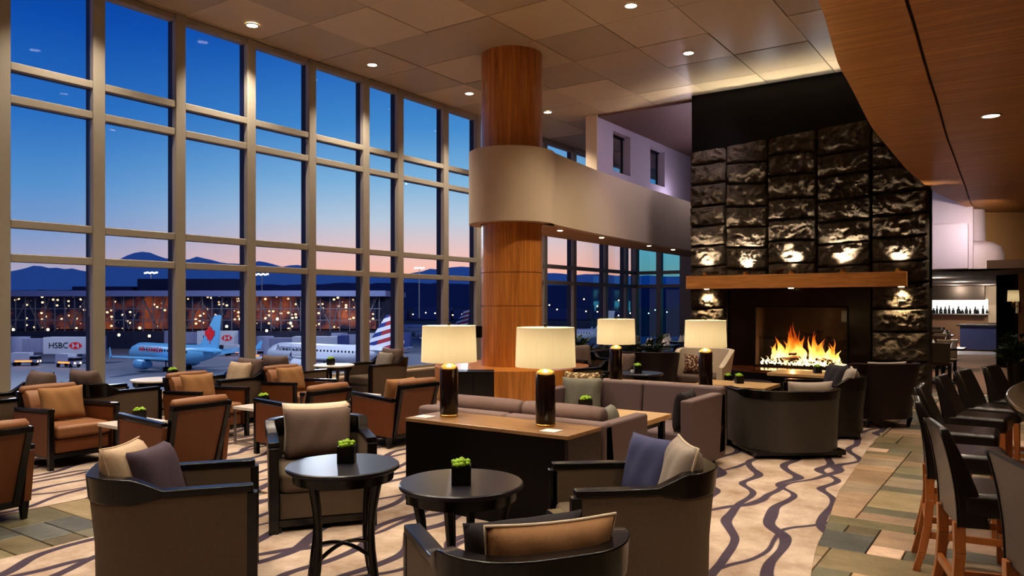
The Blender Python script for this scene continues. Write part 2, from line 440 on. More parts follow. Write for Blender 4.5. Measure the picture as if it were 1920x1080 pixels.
# --- window wall: one window per bay, with transoms, a mullion and its panes
TZ = [(.316,.10),(2.244,.105),(2.68,.105),(4.27,.105),(4.69,.105)]
MY = [.7, 1.9, 3.05, 4.22, 5.41, 6.63, 7.90, 9.19, 10.53, 11.50, 12.96, 14.15, 15.6, 17.1, 18.66, 20.6, 22.0, 22.8]
MW, MD = .165, .23
for i, (ya, yb) in enumerate(zip(MY, MY[1:])):
    fr = MB()
    ex = MB()
    fr.box(WX-.105, WX, yb-MW/2, yb+MW/2, .0, CEIL); ex.box(WX-MD, WX-.106, yb-MW/2+.01, yb+MW/2-.01, .0, CEIL)
    if i == 0: fr.box(WX-.105, WX, ya-MW/2, ya+MW/2, .0, CEIL); ex.box(WX-MD, WX-.106, ya-MW/2+.01, ya+MW/2-.01, .0, CEIL)
    for z, h in TZ:
        fr.box(WX-.09, WX-.012, ya+MW/2, yb-MW/2, z-h/2, z+h/2); ex.box(WX-.20, WX-.091, ya+MW/2, yb-MW/2, z-h/2+.008, z+h/2-.008)
    fr.box(WX-.17, WX-.015, ya+MW/2, yb-MW/2, CEIL-.1, CEIL)
    w = fr.build('window_%d' % (i+1), M['mullion'], bevel=.008, seg=1); struct(w)
    pn = MB(); zs = [.366] + [z for z, _ in TZ[1:]] + [CEIL-.1]
    for a, c in zip(zs, zs[1:]):
        pn.box(WX-.125, WX-.115, ya+MW/2, yb-MW/2, a+.052 if a > .4 else a, c-.052 if c < CEIL-.2 else c)
    pn.build('pane', M['glass'], w); ex.build('outer_frame', M['exterior'], w)
struct(MB().box(WX-.2, WX+.02, -3.5, 23, -.02, .266).build('wall_window_plinth', M['mullion']))
struct(MB().box(WX-.2, WX+.16, -3.5, 23, .266, .31).build('trim_1', M['cream'], bevel=.01, seg=2))
struct(MB().box(WX-.2, WX+.0, -3.5, MY[0]-.08, .31, CEIL).build('wall_left', M['tan']))
# end wall: glazing that turns the corner, a grey pier and a dark wall beside the fireplace
EY = 22.8
fr = MB()
for x in (WX-.1, -9.95, -9.15):
    fr.box(x-.08, x+.08, EY-.1, EY+.1, 0, CEIL)
for z, h in TZ: fr.box(WX, -9.1, EY-.07, EY+.07, z-h/2, z+h/2)
w = struct(fr.build('window_%d' % len(MY), M['mullion']))
pn = MB()
pn.box(WX, -9.2, EY-.005, EY+.005, .36, CEIL); pn.build('pane', glassmat('reflection_teal_glass', (.35,.8,.95,1), .05), w)  # cyan reflections at the corner are put into the glass tint
struct(MB().box(-9.1, -8.72, EY-.2, EY+.2, 0, CEIL).build('wall_pier', M['mullion']))
struct(MB().box(-8.72, -5.5, EY-.1, EY+.2, 0, CEIL).build('wall_far', M['black']))
# --- mezzanine: curved parapet, soffit, white pier and wall with two small windows
PAR = [(-6.93,11.2),(-7.06,12.3),(-7.17,13.4),(-7.25,14.7),(-7.31,16.0),(-7.36,17.4),(-7.39,18.8),(-7.41,22.7)]
ZB, ZT = 3.06, 4.32
mb = MB().prism([(x, y) for x, y in PAR] + [(x-.16, y) for x, y in PAR[::-1]], ZB, ZT)
struct(mb.build('wall_balcony', M['cream'], smooth=30))
struct(MB().prism([(x-.02, y) for x, y in PAR] + [(-8.62,22.7),(-8.45,11.4)], ZB+.03, ZB+.32).build('ceiling_balcony', M['tan']))
COLX, COLY = -7.63, 11.05
band = MB().lathe([(.56,ZB),(.76,ZB),(.76,ZT),(.56,ZT)], 64, (COLX,COLY,0), cap=False)
struct(band.build('wall_balcony_drum', M['cream'], smooth=40))
wm = MB(); x0, x1 = -8.62, -8.36
for a, c in ((15.6,16.4),(17.35,18.55),(19.5,22.7)): wm.box(x0, x1, a, c, ZB+.32, CEIL)
for a, c in ((16.4,17.35),(18.55,19.5)):
    wm.box(x0, x1, a, c, ZB+.32, 4.87); wm.box(x0, x1, a, c, 5.84, CEIL)
struct(wm.build('wall_mezzanine', M['lilac']))
struct(MB().box(x0-.02, x1+.012, 15.56, 15.6, ZB+.3, CEIL).build('trim_2', M['cream']))
for i, (a, c) in enumerate(((16.4,17.35),(18.55,19.5))):
    f = MB()
    for p in ((a,a+.05),(c-.05,c)): f.box(x0+.01, x0+.05, p[0], p[1], 4.87, 5.84)
    f.box(x0+.02, x0+.09, a, c, 4.87, 4.92); f.box(x0+.02, x0+.09, a, c, 5.79, 5.84)
    w = struct(f.build('window_%d' % (len(MY)+1+i), M['black']))
    MB().box(x0+.04, x0+.05, a+.05, c-.05, 4.92, 5.79).build('pane', M['glass'], w)
# --- timber column with its wide timber base
cm = MB(); zz = [.0, .56, 1.62, 2.2, ZB+.02]
for a, c in zip(zz, zz[1:]): cm.lathe([(.53,a+.006),(.54,a+.012),(.54,c-.006),(.53,c)], 64, (COLX,COLY,0), cap=False)
cm.lathe([(.54,ZT-.05),(.54,CEIL)], 64, (COLX,COLY,0), cap=False); cm.lathe([(.525,0),(.525,CEIL)], 64, (COLX,COLY,0), cap=False)
struct(cm.build('column', M['columnwood'], smooth=40))
struct(MB().lathe([(1.33,0),(1.33,.06),(1.36,.06),(1.36,.58),(.5,.58)], 64, (COLX,COLY,0), cap=False).build('column_base', M['columnwood'], smooth=30))
# --- restaurant beyond: lilac walls, tan bulkhead, low ceiling
struct(MB().box(-3.6, -1.09, 19.0, 19.2, 2.42, CEIL).build('wall_lilac', M['lilac']))
struct(MB().box(-3.6, -1.17, 18.72, 19.0, 2.42, 3.38).build('wall_lilac_ledge', M['lilac']))
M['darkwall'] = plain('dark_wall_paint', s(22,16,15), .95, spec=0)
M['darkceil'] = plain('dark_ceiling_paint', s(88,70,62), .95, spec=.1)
c_ = cp(1822, 16.9)
struct(MB().lathe([(.62,2.42),(.62,2.75),(.56,2.92),(.42,3.02),(.27,3.05),(.25,3.75)], 40, (c_.x,c_.y,0)).build('wall_drum', M['lilac'], smooth=40))
a_, b_, = cp(1846, 17.3), cp(2060, 17.3)
struct(MB().prism([(a_.x,a_.y),(b_.x,b_.y),(b_.x-.3,b_.y+.5),(a_.x-.3,a_.y+.5)], 2.48, 3.756).build('wall_bulkhead', M['tan']))
struct(MB().box(-5.6, 6.4, 21.0, 21.15, 2.6, CEIL).build('wall_upper', M['lilac']))
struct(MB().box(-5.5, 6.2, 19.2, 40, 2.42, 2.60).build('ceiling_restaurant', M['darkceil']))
q4 = [cp(1780,25.0), cp(1890,24.4), cp(1890,26.0), cp(1780,26.9)]
struct(MB().prism([(p.x,p.y) for p in q4], -.01, .012).build('floor_kitchen', plain('pale_floor_tile', s(214,212,220), .25)))
a_, b_ = cp(1832, 17.1), cp(2040, 17.1)
struct(MB().prism([(a_.x,a_.y),(b_.x,b_.y),(b_.x-.03,b_.y+.05),(a_.x-.03,a_.y+.05)], 2.47, 2.52).build('trim_3', plain('cove_edge_glow', s(236,220,190), .5, emit=.6)))  # edge strip glows by itself, its lit look put into the material
struct(MB().box(-7, 6.3, 37.0, 37.2, 0, 2.5).build('wall_kitchen', M['cream']))
a_, b_ = cp(1868, 20.0), cp(1908, 19.2)
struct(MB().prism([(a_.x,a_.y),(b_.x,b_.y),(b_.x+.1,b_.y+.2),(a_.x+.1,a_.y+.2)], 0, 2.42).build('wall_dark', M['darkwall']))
a_, b_ = cp(1909, 18.9), cp(1990, 18.4)
struct(MB().prism([(a_.x,a_.y),(b_.x,b_.y),(b_.x+.1,b_.y+.2),(a_.x+.1,a_.y+.2)], 0, 2.42).build('wall_pale', M['cream']))
struct(MB().box(-5.95, -5.75, 15.9, 22.7, 0, CEIL-.06).build('wall_hearth_side', M['black']))

# ================================================================ FIREPLACE
FX0, FX1, FY = -5.95, -1.54, 15.25
fp = thing('fireplace', 'tall split-stone fireplace with timber mantel and gas fire behind glass', 'fireplace', (0,0,0))
CX = []
for u in (1296,1363,1441,1533,1635,1742):
    k = (u-960)/F; CX.append(FY*(-.568+.823*k)/(.823+.568*k))
CX[0], CX[-1] = FX0, FX1
ROWS = [0, .60, 1.14, 1.56, 2.02, 2.42, 2.85, 3.26, 3.67, 4.13, 4.55, 5.06]
OX0, OX1, OZ = CX[1]+.05, CX[4]-.02, 1.95
top = lambda x: 4.80 + (x-FX0)/(FX1-FX0)*.30
st = MB(); step = .022
nx = int((FX1-FX0)/step); nz_ = int(5.1/step)
def locate(v, tab):
    for i in range(len(tab)-1):
        if v <= tab[i+1]: return i, (v-tab[i]), (tab[i+1]-v)
    return len(tab)-2, 1, 0
idx = {}
vs = []; fs = []
for j in range(nz_+1):
    for i in range(nx+1):
        x = FX0 + (FX1-FX0)*i/nx; z = 5.1*j/nz_ * top(x)/5.1
        ci, a, b1 = locate(x, CX)
        zj = z + .02*math.sin(x*3+ci*2) + (.05 if (ci % 2) else -.03)
        ri, c, d = locate(min(max(zj,.001),5.0), ROWS)
        e = min(a, b1, c, d)
        groove = max(0, 1 - e/.032)
        seed = ci*13.7 + ri*7.3
        big = noise.noise(Vector((x*1.8+seed, z*2.4, seed)))*.05 + noise.noise(Vector((x*5+seed, z*7, seed)))*.04
        rg = 0; am = .05; fq = 6.0
        for o_ in range(4):
            rg += am*(.5-abs(noise.noise(Vector((x*fq+seed, z*fq*1.25, seed+o_*9))))*1.6); am *= .55; fq *= 2.05
        off = .08 + .035*min(1, e/.12) + (big+rg)*min(1, e/.04) - .12*groove**1.5
        vs.append((x, FY - max(off, -.05), z))
for j in range(nz_):
    for i in range(nx):
        x = FX0 + (FX1-FX0)*(i+.5)/nx; z = vs[j*(nx+1)+i][2]
        if OX0 < x < OX1 and z < OZ: continue
        p = j*(nx+1)+i
        fs.append((p, p+1, p+nx+2, p+nx+1))
st.add(vs, fs)
st.build('stone_face', M['stone'], fp, smooth=50, fix=False)
bk = MB()
for a, c in ((FX0, OX0), (OX1, FX1)): bk.box(a+.02, c-.02, FY+.06, FY+.7, 0, 4.8)
bk.box(FX0+.02, FX1-.02, FY+.06, FY+.7, OZ, 4.78)
bk.build('core', M['black'], fp)
tp = MB()
x_ = [FX0, FX1]
tp.add([(FX0,FY-.1,top(FX0)),(FX1,FY-.1,top(FX1)),(FX1,FY+.3,top(FX1)),(FX0,FY+.3,top(FX0))], [(0,1,2,3)])
tp.build('ledge', M['stone'], fp)
# polished black surround and firebox
sb = MB(); GX0, GX1, GZ0, GZ1 = -4.62, -2.86, .42, 1.62
sb.box(OX0, GX0, FY-.02, FY+.08, 0, OZ).box(GX1, OX1, FY-.02, FY+.08, 0, OZ).box(GX0, GX1, FY-.02, FY+.08, GZ1, OZ).box(GX0, GX1, FY-.02, FY+.08, 0, GZ0)
sb.build('surround', plain('polished_black_granite', s(30,18,12), .12, var=.4, scale=30), fp)
fb = MB()
fb.box(GX0, GX1, FY+.75, FY+.8, GZ0, GZ1).box(GX0-.05, GX0, FY+.08, FY+.8, GZ0, GZ1).box(GX1, GX1+.05, FY+.08, FY+.8, GZ0, GZ1).box(GX0, GX1, FY+.08, FY+.8, GZ1, GZ1+.05).box(GX0, GX1, FY+.08, FY+.8, GZ0-.05, GZ0)
fb.build('firebox', plain('soot', s(34,22,16), .8, var=.4), fp)
MB().box(GX0, GX1, FY+.015, FY+.021, GZ0, GZ1).build('glass_screen', M['fireglass'], fp)
fe = MB()
for p in ((GX0,GX0+.03),(GX1-.03,GX1)): fe.box(p[0],p[1],FY-.035,FY-.02,GZ0,GZ1)
fe.box(GX0,GX1,FY-.035,FY-.02,GZ0,GZ0+.03).box(GX0,GX1,FY-.035,FY-.02,GZ1-.03,GZ1)
fe.build('screen_frame', M['black'], fp)
MB().box(-5.92, -1.86, FY-.36, FY-.02, 1.97, 2.235).build('mantel', M['mantelwood'], fp, bevel=.006, seg=2)
hx = (GX0+GX1)/2
hp = [(hx+1.35*math.cos(PI+PI*i/32), FY-.02+.85*math.sin(PI+PI*i/32)) for i in range(33)]
MB().prism(hp, 0, .36).build('hearth_plinth', M['black'], fp, smooth=30)
hp2 = [(hx+(x-hx)*1.05, FY-.02+(y-FY+.02)*1.06) for x, y in hp]
MB().prism(hp2, .36, .42).build('hearth_slab', plain('hearth_slab', s(92,52,30), .12, var=.3, scale=10), fp, smooth=30)
struct(MB().box(FX0-.02, 0.2, FY+.1, FY+.6, 4.6, CEIL).build('wall_fireplace', M['black']))
# burner, logs and flames
tag(MB().box(hx-.78, hx+.78, FY+.2, FY+.5, GZ0, GZ0+.05).build('burner_tray', M['black']), 'low black burner tray under the logs in the fireplace', 'burner')
random.seed(5)
lm = wood('charred_log', s(24,14,10), s(70,40,24), (3,3,3), .9, 6, 0)
def log(p, q, r):
    pts = [Vector(p).lerp(Vector(q), t/6) + Vector((random.uniform(-.01,.01), random.uniform(-.01,.01), random.uniform(-.012,.012))) for t in range(7)]
    return MB().tube(pts, [r*random.uniform(.9,1.08) for _ in pts], 12).build('log', lm, smooth=60)
zt = GZ0+.05
for p, q, r, lb in (((hx-.62,FY+.36,zt+.06),(hx+.6,FY+.42,zt+.07),.06,'long charred log lying along the back of the fire'),
                    ((hx-.5,FY+.26,zt+.05),(hx+.1,FY+.3,zt+.16),.05,'charred log propped up towards the middle of the fire'),
                    ((hx+.52,FY+.26,zt+.05),(hx-.02,FY+.34,zt+.2),.05,'charred log leaning from the right end of the fire'),
                    ((hx-.28,FY+.3,zt+.2),(hx+.34,FY+.36,zt+.22),.045,'short charred log laid across the top of the fire')):
    tag(log(p, q, r), lb, 'log', 'logs in the fireplace')
m = bpy.data.materials.new('flame'); m.use_nodes = True; nt = m.node_tree; nt.nodes.remove(nt.nodes['Principled BSDF'])
g = N(nt, 'ShaderNodeNewGeometry'); sp = N(nt, 'ShaderNodeSeparateXYZ'); L(nt, g.outputs['Position'], sp.inputs[0])
nf = N(nt, 'ShaderNodeTexNoise', i_Scale=7.0, i_Detail=3.0); mpf = N(nt, 'ShaderNodeMapping'); mpf.inputs['Scale'].default_value=(1,1,.35); L(nt, g.outputs['Position'], mpf.inputs[0]); L(nt, mpf.outputs[0], nf.inputs['Vector'])
h = MA(nt, 'MULTIPLY', MA(nt, 'SUBTRACT', sp.outputs[2], zt), 1.5)
h = MA(nt, 'ADD', h, MA(nt, 'MULTIPLY', MA(nt, 'SUBTRACT', nf.outputs['Fac'], .5), .9))
rp = N(nt, 'ShaderNodeValToRGB'); e = rp.color_ramp.elements
e[0].position = 0; e[0].color = s(255,232,170); e[1].position = 1; e[1].color = s(226,84,14)
x = e.new(.35); x.color = s(255,190,90)
x = e.new(.6); x.color = s(255,140,40)
L(nt, h, rp.inputs[0])
em = N(nt, 'ShaderNodeEmission'); L(nt, rp.outputs[0], em.inputs[0])
L(nt, MA(nt, 'MAXIMUM', MA(nt, 'MULTIPLY_ADD', h, -4.2, 4.2), .75), em.inputs[1])
tr = N(nt, 'ShaderNodeBsdfTransparent'); lw = N(nt, 'ShaderNodeLayerWeight', i_Blend=.45); mx = N(nt, 'ShaderNodeMixShader')
L(nt, MA(nt, 'MINIMUM', MA(nt, 'ADD', lw.outputs['Facing'], MA(nt, 'MULTIPLY', MA(nt,'MAXIMUM',h,0.0), .35)), 1.0), mx.inputs[0]); L(nt, em.outputs[0], mx.inputs[1]); L(nt, tr.outputs[0], mx.inputs[2])
L(nt, mx.outputs[0], nt.nodes['Material Output'].inputs[0]); M['flame'] = m
fl = MB()
def tongue(x, y, z, h, r):
    secs = []; ph = random.random()*6; bend = random.uniform(-.09,.09)
    for k in range(13):
        t = k/12
        rr = r*(math.sin(PI*min(1,(t*.9+.13)))**.8)*(1-t)**.55 + .002
        cx = x + bend*t*t*2*h + .035*math.sin(ph+t*7)*t; cy = y + .02*math.cos(ph+t*5)*t
        secs.append([(cx+rr*math.cos(a*PI/5), cy+rr*.5*math.sin(a*PI/5), z+h*t) for a in range(10)])
    fl.loft(secs)
for i in range(46):
    tongue(hx-.80+1.6*i/45+random.uniform(-.02,.02), FY+.18+random.uniform(0,.05), zt-.02, random.uniform(.06,.17), random.uniform(.018,.034))
for dx, h, r in ((-.55,.36,.08),(-.43,.44,.09),(-.3,.40,.10),(-.2,.72,.12),(-.1,.5,.12),(-.26,.55,.1),(.0,.36,.09),(.2,.56,.10),(.28,.46,.09),(.14,.34,.08),(.46,.32,.08),(.52,.38,.07),(.62,.24,.06),(-.17,.78,.06),(-.33,.6,.05),(-.5,.5,.045),(.24,.62,.05),(.12,.5,.04),(.36,.4,.04),(-.62,.28,.04),(-.05,.62,.045),(.56,.46,.035)):
    tongue(hx+dx, FY+.3+random.uniform(-.04,.06), zt+.06, h, r)
tag(fl.build('flames', M['flame'], smooth=180, fix=False), 'yellow and orange flames rising along the burner of the fireplace', 'fire', kind='stuff')
# ================================================================ FURNITURE
def upath(w, f, bk, rc, n=8):
    """U-shaped plan path from the front right, round the back, to the front left; returns (point, outward normal, length)"""
    P = []
    for k in range(7): P.append(((w, f + (bk+rc-f)*k/6), (1,0)))
    for k in range(1, n+1):
        a = PI/2*k/n; P.append(((w-rc+rc*math.cos(a), bk+rc-rc*math.sin(a)), (math.cos(a), -math.sin(a))))
    for k in range(1, 7): P.append(((w-rc-(2*w-2*rc)*k/6, bk), (0,-1)))
    for k in range(1, n+1):
        a = PI/2*k/n; P.append(((-w+rc-rc*math.sin(a), bk+rc-rc*math.cos(a)), (-math.sin(a), -math.cos(a))))
    for k in range(1, 7): P.append(((-w, bk+rc + (f-bk-rc)*k/6), (-1,0)))
    return P
def sstep(a, b, x):
    t = min(1, max(0, (x-a)/(b-a))); return t*t*(3-2*t)

def make_barrel(fab='taupe', W=.76, D=.82, arm=.66, back=.735, name='barrel_armchair', rc=.27, woodm='ebony', cat='armchair'):
    def mk():
        t = thing(name, '', cat)
        w, f, b = W/2, D/2, -D/2
        P = upath(w, f, b, rc)
        th = .065
        shell = []; rim = []
        for (p, n) in P:
            k = 1 - sstep(b+rc*.75, b+rc*1.35, p[1])      # 0 on the arms, 1 round the back
            zt = arm + (back-arm)*k; zb = arm-.04 - .025*k
            lean = .05*k
            def q(d, z): 
                ex = lean*max(0, (z-.3))/.5
                return (p[0]-n[0]*(d-ex*.5), p[1]-n[1]*(d-ex), z)
            shell.append([q(0,.085), q(.0,.35), q(0,zb), q(th,zb), q(th,.35), q(th,.085)])
            rim.append([q(-.008,zb), q(-.008,zt), q(th+.006,zt), q(th+.006,zb)])
        MB().loft(shell).build('shell', M[fab], t, smooth=50)
        MB().loft(rim).build('rim', M[woodm], t, bevel=.008, seg=2)
        for sg in (1, -1):
            MB().cbox((sg*(w-.03), f-.005, arm/2-.02), (.07,.055,arm-.04)).build('front_post', M[woodm], t, bevel=.006, seg=2)
        MB().cbox((0, .03, .065), (W-.06, D-.1, .05)).build('plinth', M[woodm], t)
        MB().cbox((0, f-.06, .185), (W-.14, .07, .19)).build('front_panel', M[fab], t, bevel=.012)
        inn = [(p[0]-n_[0]*(th+.004), min(p[1]-n_[1]*(th+.004), f-.01)) for p, n_ in P]
        MB().prism(inn, .28, .43).build('seat_cushion', M[fab], t, bevel=.04, seg=4)
        for sg in (1,-1):
            for yy in (f-.03, b+.18): MB().cbox((sg*(w-.06), yy, .02), (.05,.05,.04)).build('foot', M[woodm], t)
        return t
    return mk

def make_club(fab='tanleather', side='rustleather', name='club_chair'):
    def mk():
        t = thing(name, '', 'club chair')
        sm, dm, wd = M[fab], M[side], M['ebony']
        MB().box(-.27,.27,-.27,.31,.15,.30).build('seat_base', dm, t, bevel=.015)
        MB().box(-.275,.275,-.24,.35,.30,.43).build('seat_cushion', sm, t, bevel=.04, seg=5)
        # reclined back: a black frame, an upholstered rear panel and a rolled cushion
        lo, hi = Vector((0,-.30,.13)), Vector((0,-.46,.71)); d = (hi-lo).normalized()
        fr = MB()
        for sg in (1,-1): fr.bar(lo+Vector((sg*.25,0,0)), hi+Vector((sg*.275,0,0)), .05, .07)
        fr.bar(hi+Vector((-.30,0,0)), hi+Vector((.30,0,0)), .07, .05)
        fr.bar(lo+Vector((-.27,0,.0)), lo+Vector((.27,0,.0)), .06, .05)
        fr.build('back_frame', wd, t, bevel=.006, seg=2)
        pn = MB(); n = Vector((0, d.z, -d.y))
        a, c = lo+Vector((0,0,.02)), hi-d*.02
        vs = []
        for p, w in ((a,.228),(c,.255)):
            for q in (-.022, .03): vs += [p+Vector((-w,0,0))+n*q, p+Vector((w,0,0))+n*q]
        pn.add(vs, [(0,1,5,4),(2,6,7,3),(0,4,6,2),(1,3,7,5),(4,5,7,6),(0,2,3,1)]).build('back_panel', dm, t)
        bc = []
        for k in range(9):
            t_ = k/8; p = lo.lerp(hi, .40+.655*t_); th = .11*(1-.25*t_) if k < 7 else (.07 if k == 7 else .03)
            bc.append([p+Vector((x*(.245+.03*t_),0,0))+n*q for x, q in ((-1,.03),(-.9,.03+th),(.9,.03+th),(1,.03))])
        top_ = hi+d*.035
        mbk = MB().loft(bc)
        mbk.build('back_cushion', sm, t, bevel=.02, seg=3)
        # leather roll over the top rail
        MB().tube([hi+d*.028+n*.035+Vector((x,0,0)) for x in (-.285,-.265,-.13,0,.13,.265,.285)], [.02,.044,.048,.05,.048,.044,.02], 14).build('head_roll', sm, t, smooth=180)
        for sg in (1,-1):
            x = sg*.325
            vs = [(x-.025,-.34,.14),(x+.025,-.34,.14),(x-.025,.33,.14),(x+.025,.33,.14),(x-.025,-.40,.535),(x+.025,-.40,.535),(x-.025,.33,.565),(x+.025,.33,.565)]
            MB().add(vs, [(0,1,3,2),(4,6,7,5),(0,4,5,1),(2,3,7,6),(0,2,6,4),(1,5,7,3)]).build('side_panel', dm, t)
            MB().bar((x,-.39,.56),(x,.37,.595),.065,.04).build('arm_rail', wd, t, bevel=.008, seg=2)
            MB().bar((x,.345,0),(x,.345,.58),.045,.05).build('leg', wd, t)
            MB().bar((x*.97,-.30,.0),(x*.97,-.30,.15),.035,.035,.06,.06).build('leg', wd, t)
        MB().box(-.33,.33,-.32,.33,.11,.15).build('base_rail', wd, t)
        return t
    return mk

def make_pillow(mat, W=.46, H=.44, T=.17, piping=None, bow=False, name='throw_pillow'):
    def mk():
        t_o = None
        n = 16; mb = MB(); vs = []; idx = {}
        for side in (1, -1):
            for j in range(n+1):
                for i in range(n+1):
                    x = -1+2*i/n; y = -1+2*j/n
                    e = ((1-x**4)*(1-y**4))
                    z = side*T/2*max(0, e)**.55
                    px = x*(1-.07*(1-y*y)*abs(x)**2) ; py = y*(1-.07*(1-x*x)*abs(y)**2)
                    wr = .006*math.sin(9*x+3*y)*e*side
                    vs.append((px*W/2, z+wr, py*H/2+H/2))
        fs = []
        k = (n+1)**2
        for o in (0, k):
            for j in range(n):
                for i in range(n):
                    a = o+j*(n+1)+i; fs.append((a, a+1, a+n+2, a+n+1))
        o = mb.add(vs, fs).build(name, M[mat], None, smooth=180)
        tag(o, '', 'pillow')
        if piping:
            pts = []
            for a in range(48):
                tt = a/48*4; sd = int(tt); u = (tt-sd)*2-1
                x, y = [(u,-1),(1,u),(-u,1),(-1,-u)][sd]
                px = x*(1-.07*(1-y*y)*abs(x)**2); py = y*(1-.07*(1-x*x)*abs(y)**2)
                pts.append((px*W/2, 0, py*H/2+H/2))
            pts.append(pts[0])
            MB().tube(pts, .007, 6).build('piping', M[piping], o, smooth=180)
        if bow:
            b_ = MB()
            for sg in (1,-1):
                b_.loft([[(sg*.0,T*.5,H*.5-.01),(0,T*.5+.012,H*.5-.01),(0,T*.5+.012,H*.5+.01),(0,T*.5,H*.5+.01)],
                         [(sg*.05,T*.49,H*.5-.035),(sg*.05,T*.49+.02,H*.5-.035),(sg*.05,T*.49+.02,H*.5+.035),(sg*.05,T*.49,H*.5+.035)],
                         [(sg*.085,T*.47,H*.5-.025),(sg*.085,T*.47+.012,H*.5-.025),(sg*.085,T*.47+.012,H*.5+.025),(sg*.085,T*.47,H*.5+.025)]])
            b_.cbox((0,T*.5+.008,H*.5),(.026,.02,.03)).build('bow', M['walnut'], o)
        return o
    return mk
def pillow(key, mat, label, loc, rz, tilt=0, roll=0, group=None, **kw):
    o = put('pillow_'+key, make_pillow(mat, **kw), label, loc, rz, group)
    o.rotation_euler = (R(tilt), R(roll), rz)
    return o

def make_round_table(r=.325, h=.72, topm='tabletop'):
    def mk():
        t = thing('round_table', '', 'table')
        MB().lathe([(r-.012,h-.03),(r,h-.022),(r,h-.006),(r-.006,h)], 64).build('tabletop', M[topm], t, smooth=40)
        MB().lathe([(r-.05,h-.085),(r-.035,h-.085),(r-.03,h-.03),(r-.05,h-.03)], 48, cap=False).build('apron', M['ebony'], t, smooth=40)
        q = r*.70
        for a in range(4):
            c, d = math.cos(PI/4+a*PI/2), math.sin(PI/4+a*PI/2)
            pts = []
            for k in range(9):
                u = k/8; rr = q*1.12 - .05*math.sin(PI*u)*1.0 
                pts.append((c*rr, d*rr, h-.05-(h-.05)*u))
            MB().tube(pts, [.029,.028,.026,.023,.022,.024,.026,.024,.020], 10).build('leg', M['ebony'], t, smooth=60)
            st_ = []
            for k in range(8):
                u = k/7; st_.append((c*q*1.0*(1-u), d*q*(1-u), .26-.10*(1-math.cos(PI/2*(1-u)))*0 + .055*math.cos(PI/2*(1-u)) - .055))
            MB().tube(st_, [.016,.013,.012,.012,.012,.012,.012,.012], 8).build('stretcher', M['ebony'], t, smooth=60)
        return t
    return mk

def make_planter(sz=.098):
    def mk():
        t = thing('cube_planter', '', 'planter'); h = sz/2
        p = MB()
        p.box(-h,h,-h,h,0,.01)
        for a in ((-h,h,-h,-h+.008),(-h,h,h-.008,h),(-h,-h+.008,-h,h),(h-.008,h,-h,h)): p.box(a[0],a[1],a[2],a[3],0,sz)
        p.box(-h+.008,h-.008,-h+.008,h-.008,sz-.02,sz-.012)
        p.build('pot', M['pot'], t)
        g = MB(); random.seed(3)
        for k in range(26):
            a = random.random()*2*PI; rr = math.sqrt(random.random())*h*.95
            c = (rr*math.cos(a), rr*math.sin(a), sz+.005+random.random()*.028*(1.3-rr/h))
            g.ball(c, random.uniform(.012,.02), None, 7, .8, .35)
        g.build('foliage', M['succulent'], t, smooth=180)
        return t
    return mk

def make_side_table(w=.44, d=.5, h=.45, topm='marble', legm='steel'):
    def mk():
        t = thing('side_table', '', 'table')
        MB().box(-w/2,w/2,-d/2,d/2,h-.035,h).build('tabletop', M[topm], t, bevel=.004, seg=2)
        for sx in (1,-1):
            for sy in (1,-1):
                MB().cbox((sx*(w/2-.02), sy*(d/2-.02), (h-.035)/2), (.022,.022,h-.035)).build('leg', M[legm], t)
        b = MB()
        for sy in (1,-1): b.cbox((0, sy*(d/2-.02), .03), (w-.04,.018,.018))
        for sx in (1,-1): b.cbox((sx*(w/2-.02), 0, .03), (.018,d-.04,.018))
        b.build('stretcher', M[legm], t)
        return t
    return mk

def make_lamp():
    t = thing('table_lamp', '', 'lamp')
    MB().lathe([(.075,0),(.078,.004),(.078,.014),(.072,.02)], 32).build('foot', M['brass'], t, smooth=40)
    MB().lathe([(.074,.02),(.077,.03),(.077,.385),(.072,.40)], 32).build('base', M['lampbase'], t, smooth=40)
    MB().lathe([(.072,.40),(.068,.415),(.045,.43),(.022,.44),(.014,.445),(.014,.50)], 24).build('collar', M['brass'], t, smooth=40)
    z0, z1 = .455, .755
    MB().lathe([(.232,z0),(.222,z1)], 64, cap=False).build('lamp_shade', M['shade'], t, smooth=180)
    MB().lathe([(.004,.50),(.004,.755)], 8).lathe([(.012,.757),(.016,.765),(.016,.775),(.008,.785)], 12).build('finial', M['black'], t, smooth=60)
    return t

def make_sofa(w, d, arm_h=.74, back_h=.80, fab='mauvefab'):
    def mk():
        t = thing('sofa', '', 'sofa'); m = M[fab]
        MB().box(-w/2+.02,w/2-.02,-d/2+.03,d/2-.03,.07,.28).build('base', m, t, bevel=.01, seg=2)
        iw = w-.24
        for sg in (-1,1):
            MB().box(sg*iw/4-iw/4+.003, sg*iw/4+iw/4-.003, -d/2+.2, d/2, .28, .43).build('seat_cushion', m, t, bevel=.035, seg=4)
            bk = MB(); x0, x1 = sg*w/4-w/4+(.002 if sg>0 else .0), sg*w/4+w/4-(.002 if sg<0 else .0)
            vs = [(x0,-d/2,.1),(x1,-d/2,.1),(x1,-d/2+.24,.1),(x0,-d/2+.24,.1),(x0,-d/2,back_h),(x1,-d/2,back_h),(x1,-d/2+.15,back_h),(x0,-d/2+.15,back_h)]
            bk.add(vs, [(3,2,1,0),(4,5,6,7),(0,1,5,4),(1,2,6,5),(2,3,7,6),(3,0,4,7)]).build('backrest', m, t, bevel=.035, seg=4)
            x = sg*(w/2-.06)
            MB().box(x-.06,x+.06,-d/2+.02,d/2,.07,arm_h).build('arm', m, t, bevel=.022, seg=4)
            for yy in (-1,1): MB().cbox((sg*(w/2-.12), yy*(d/2-.1), .035), (.05,.05,.07)).build('foot', M['ebony'], t)
        return t
    return mk

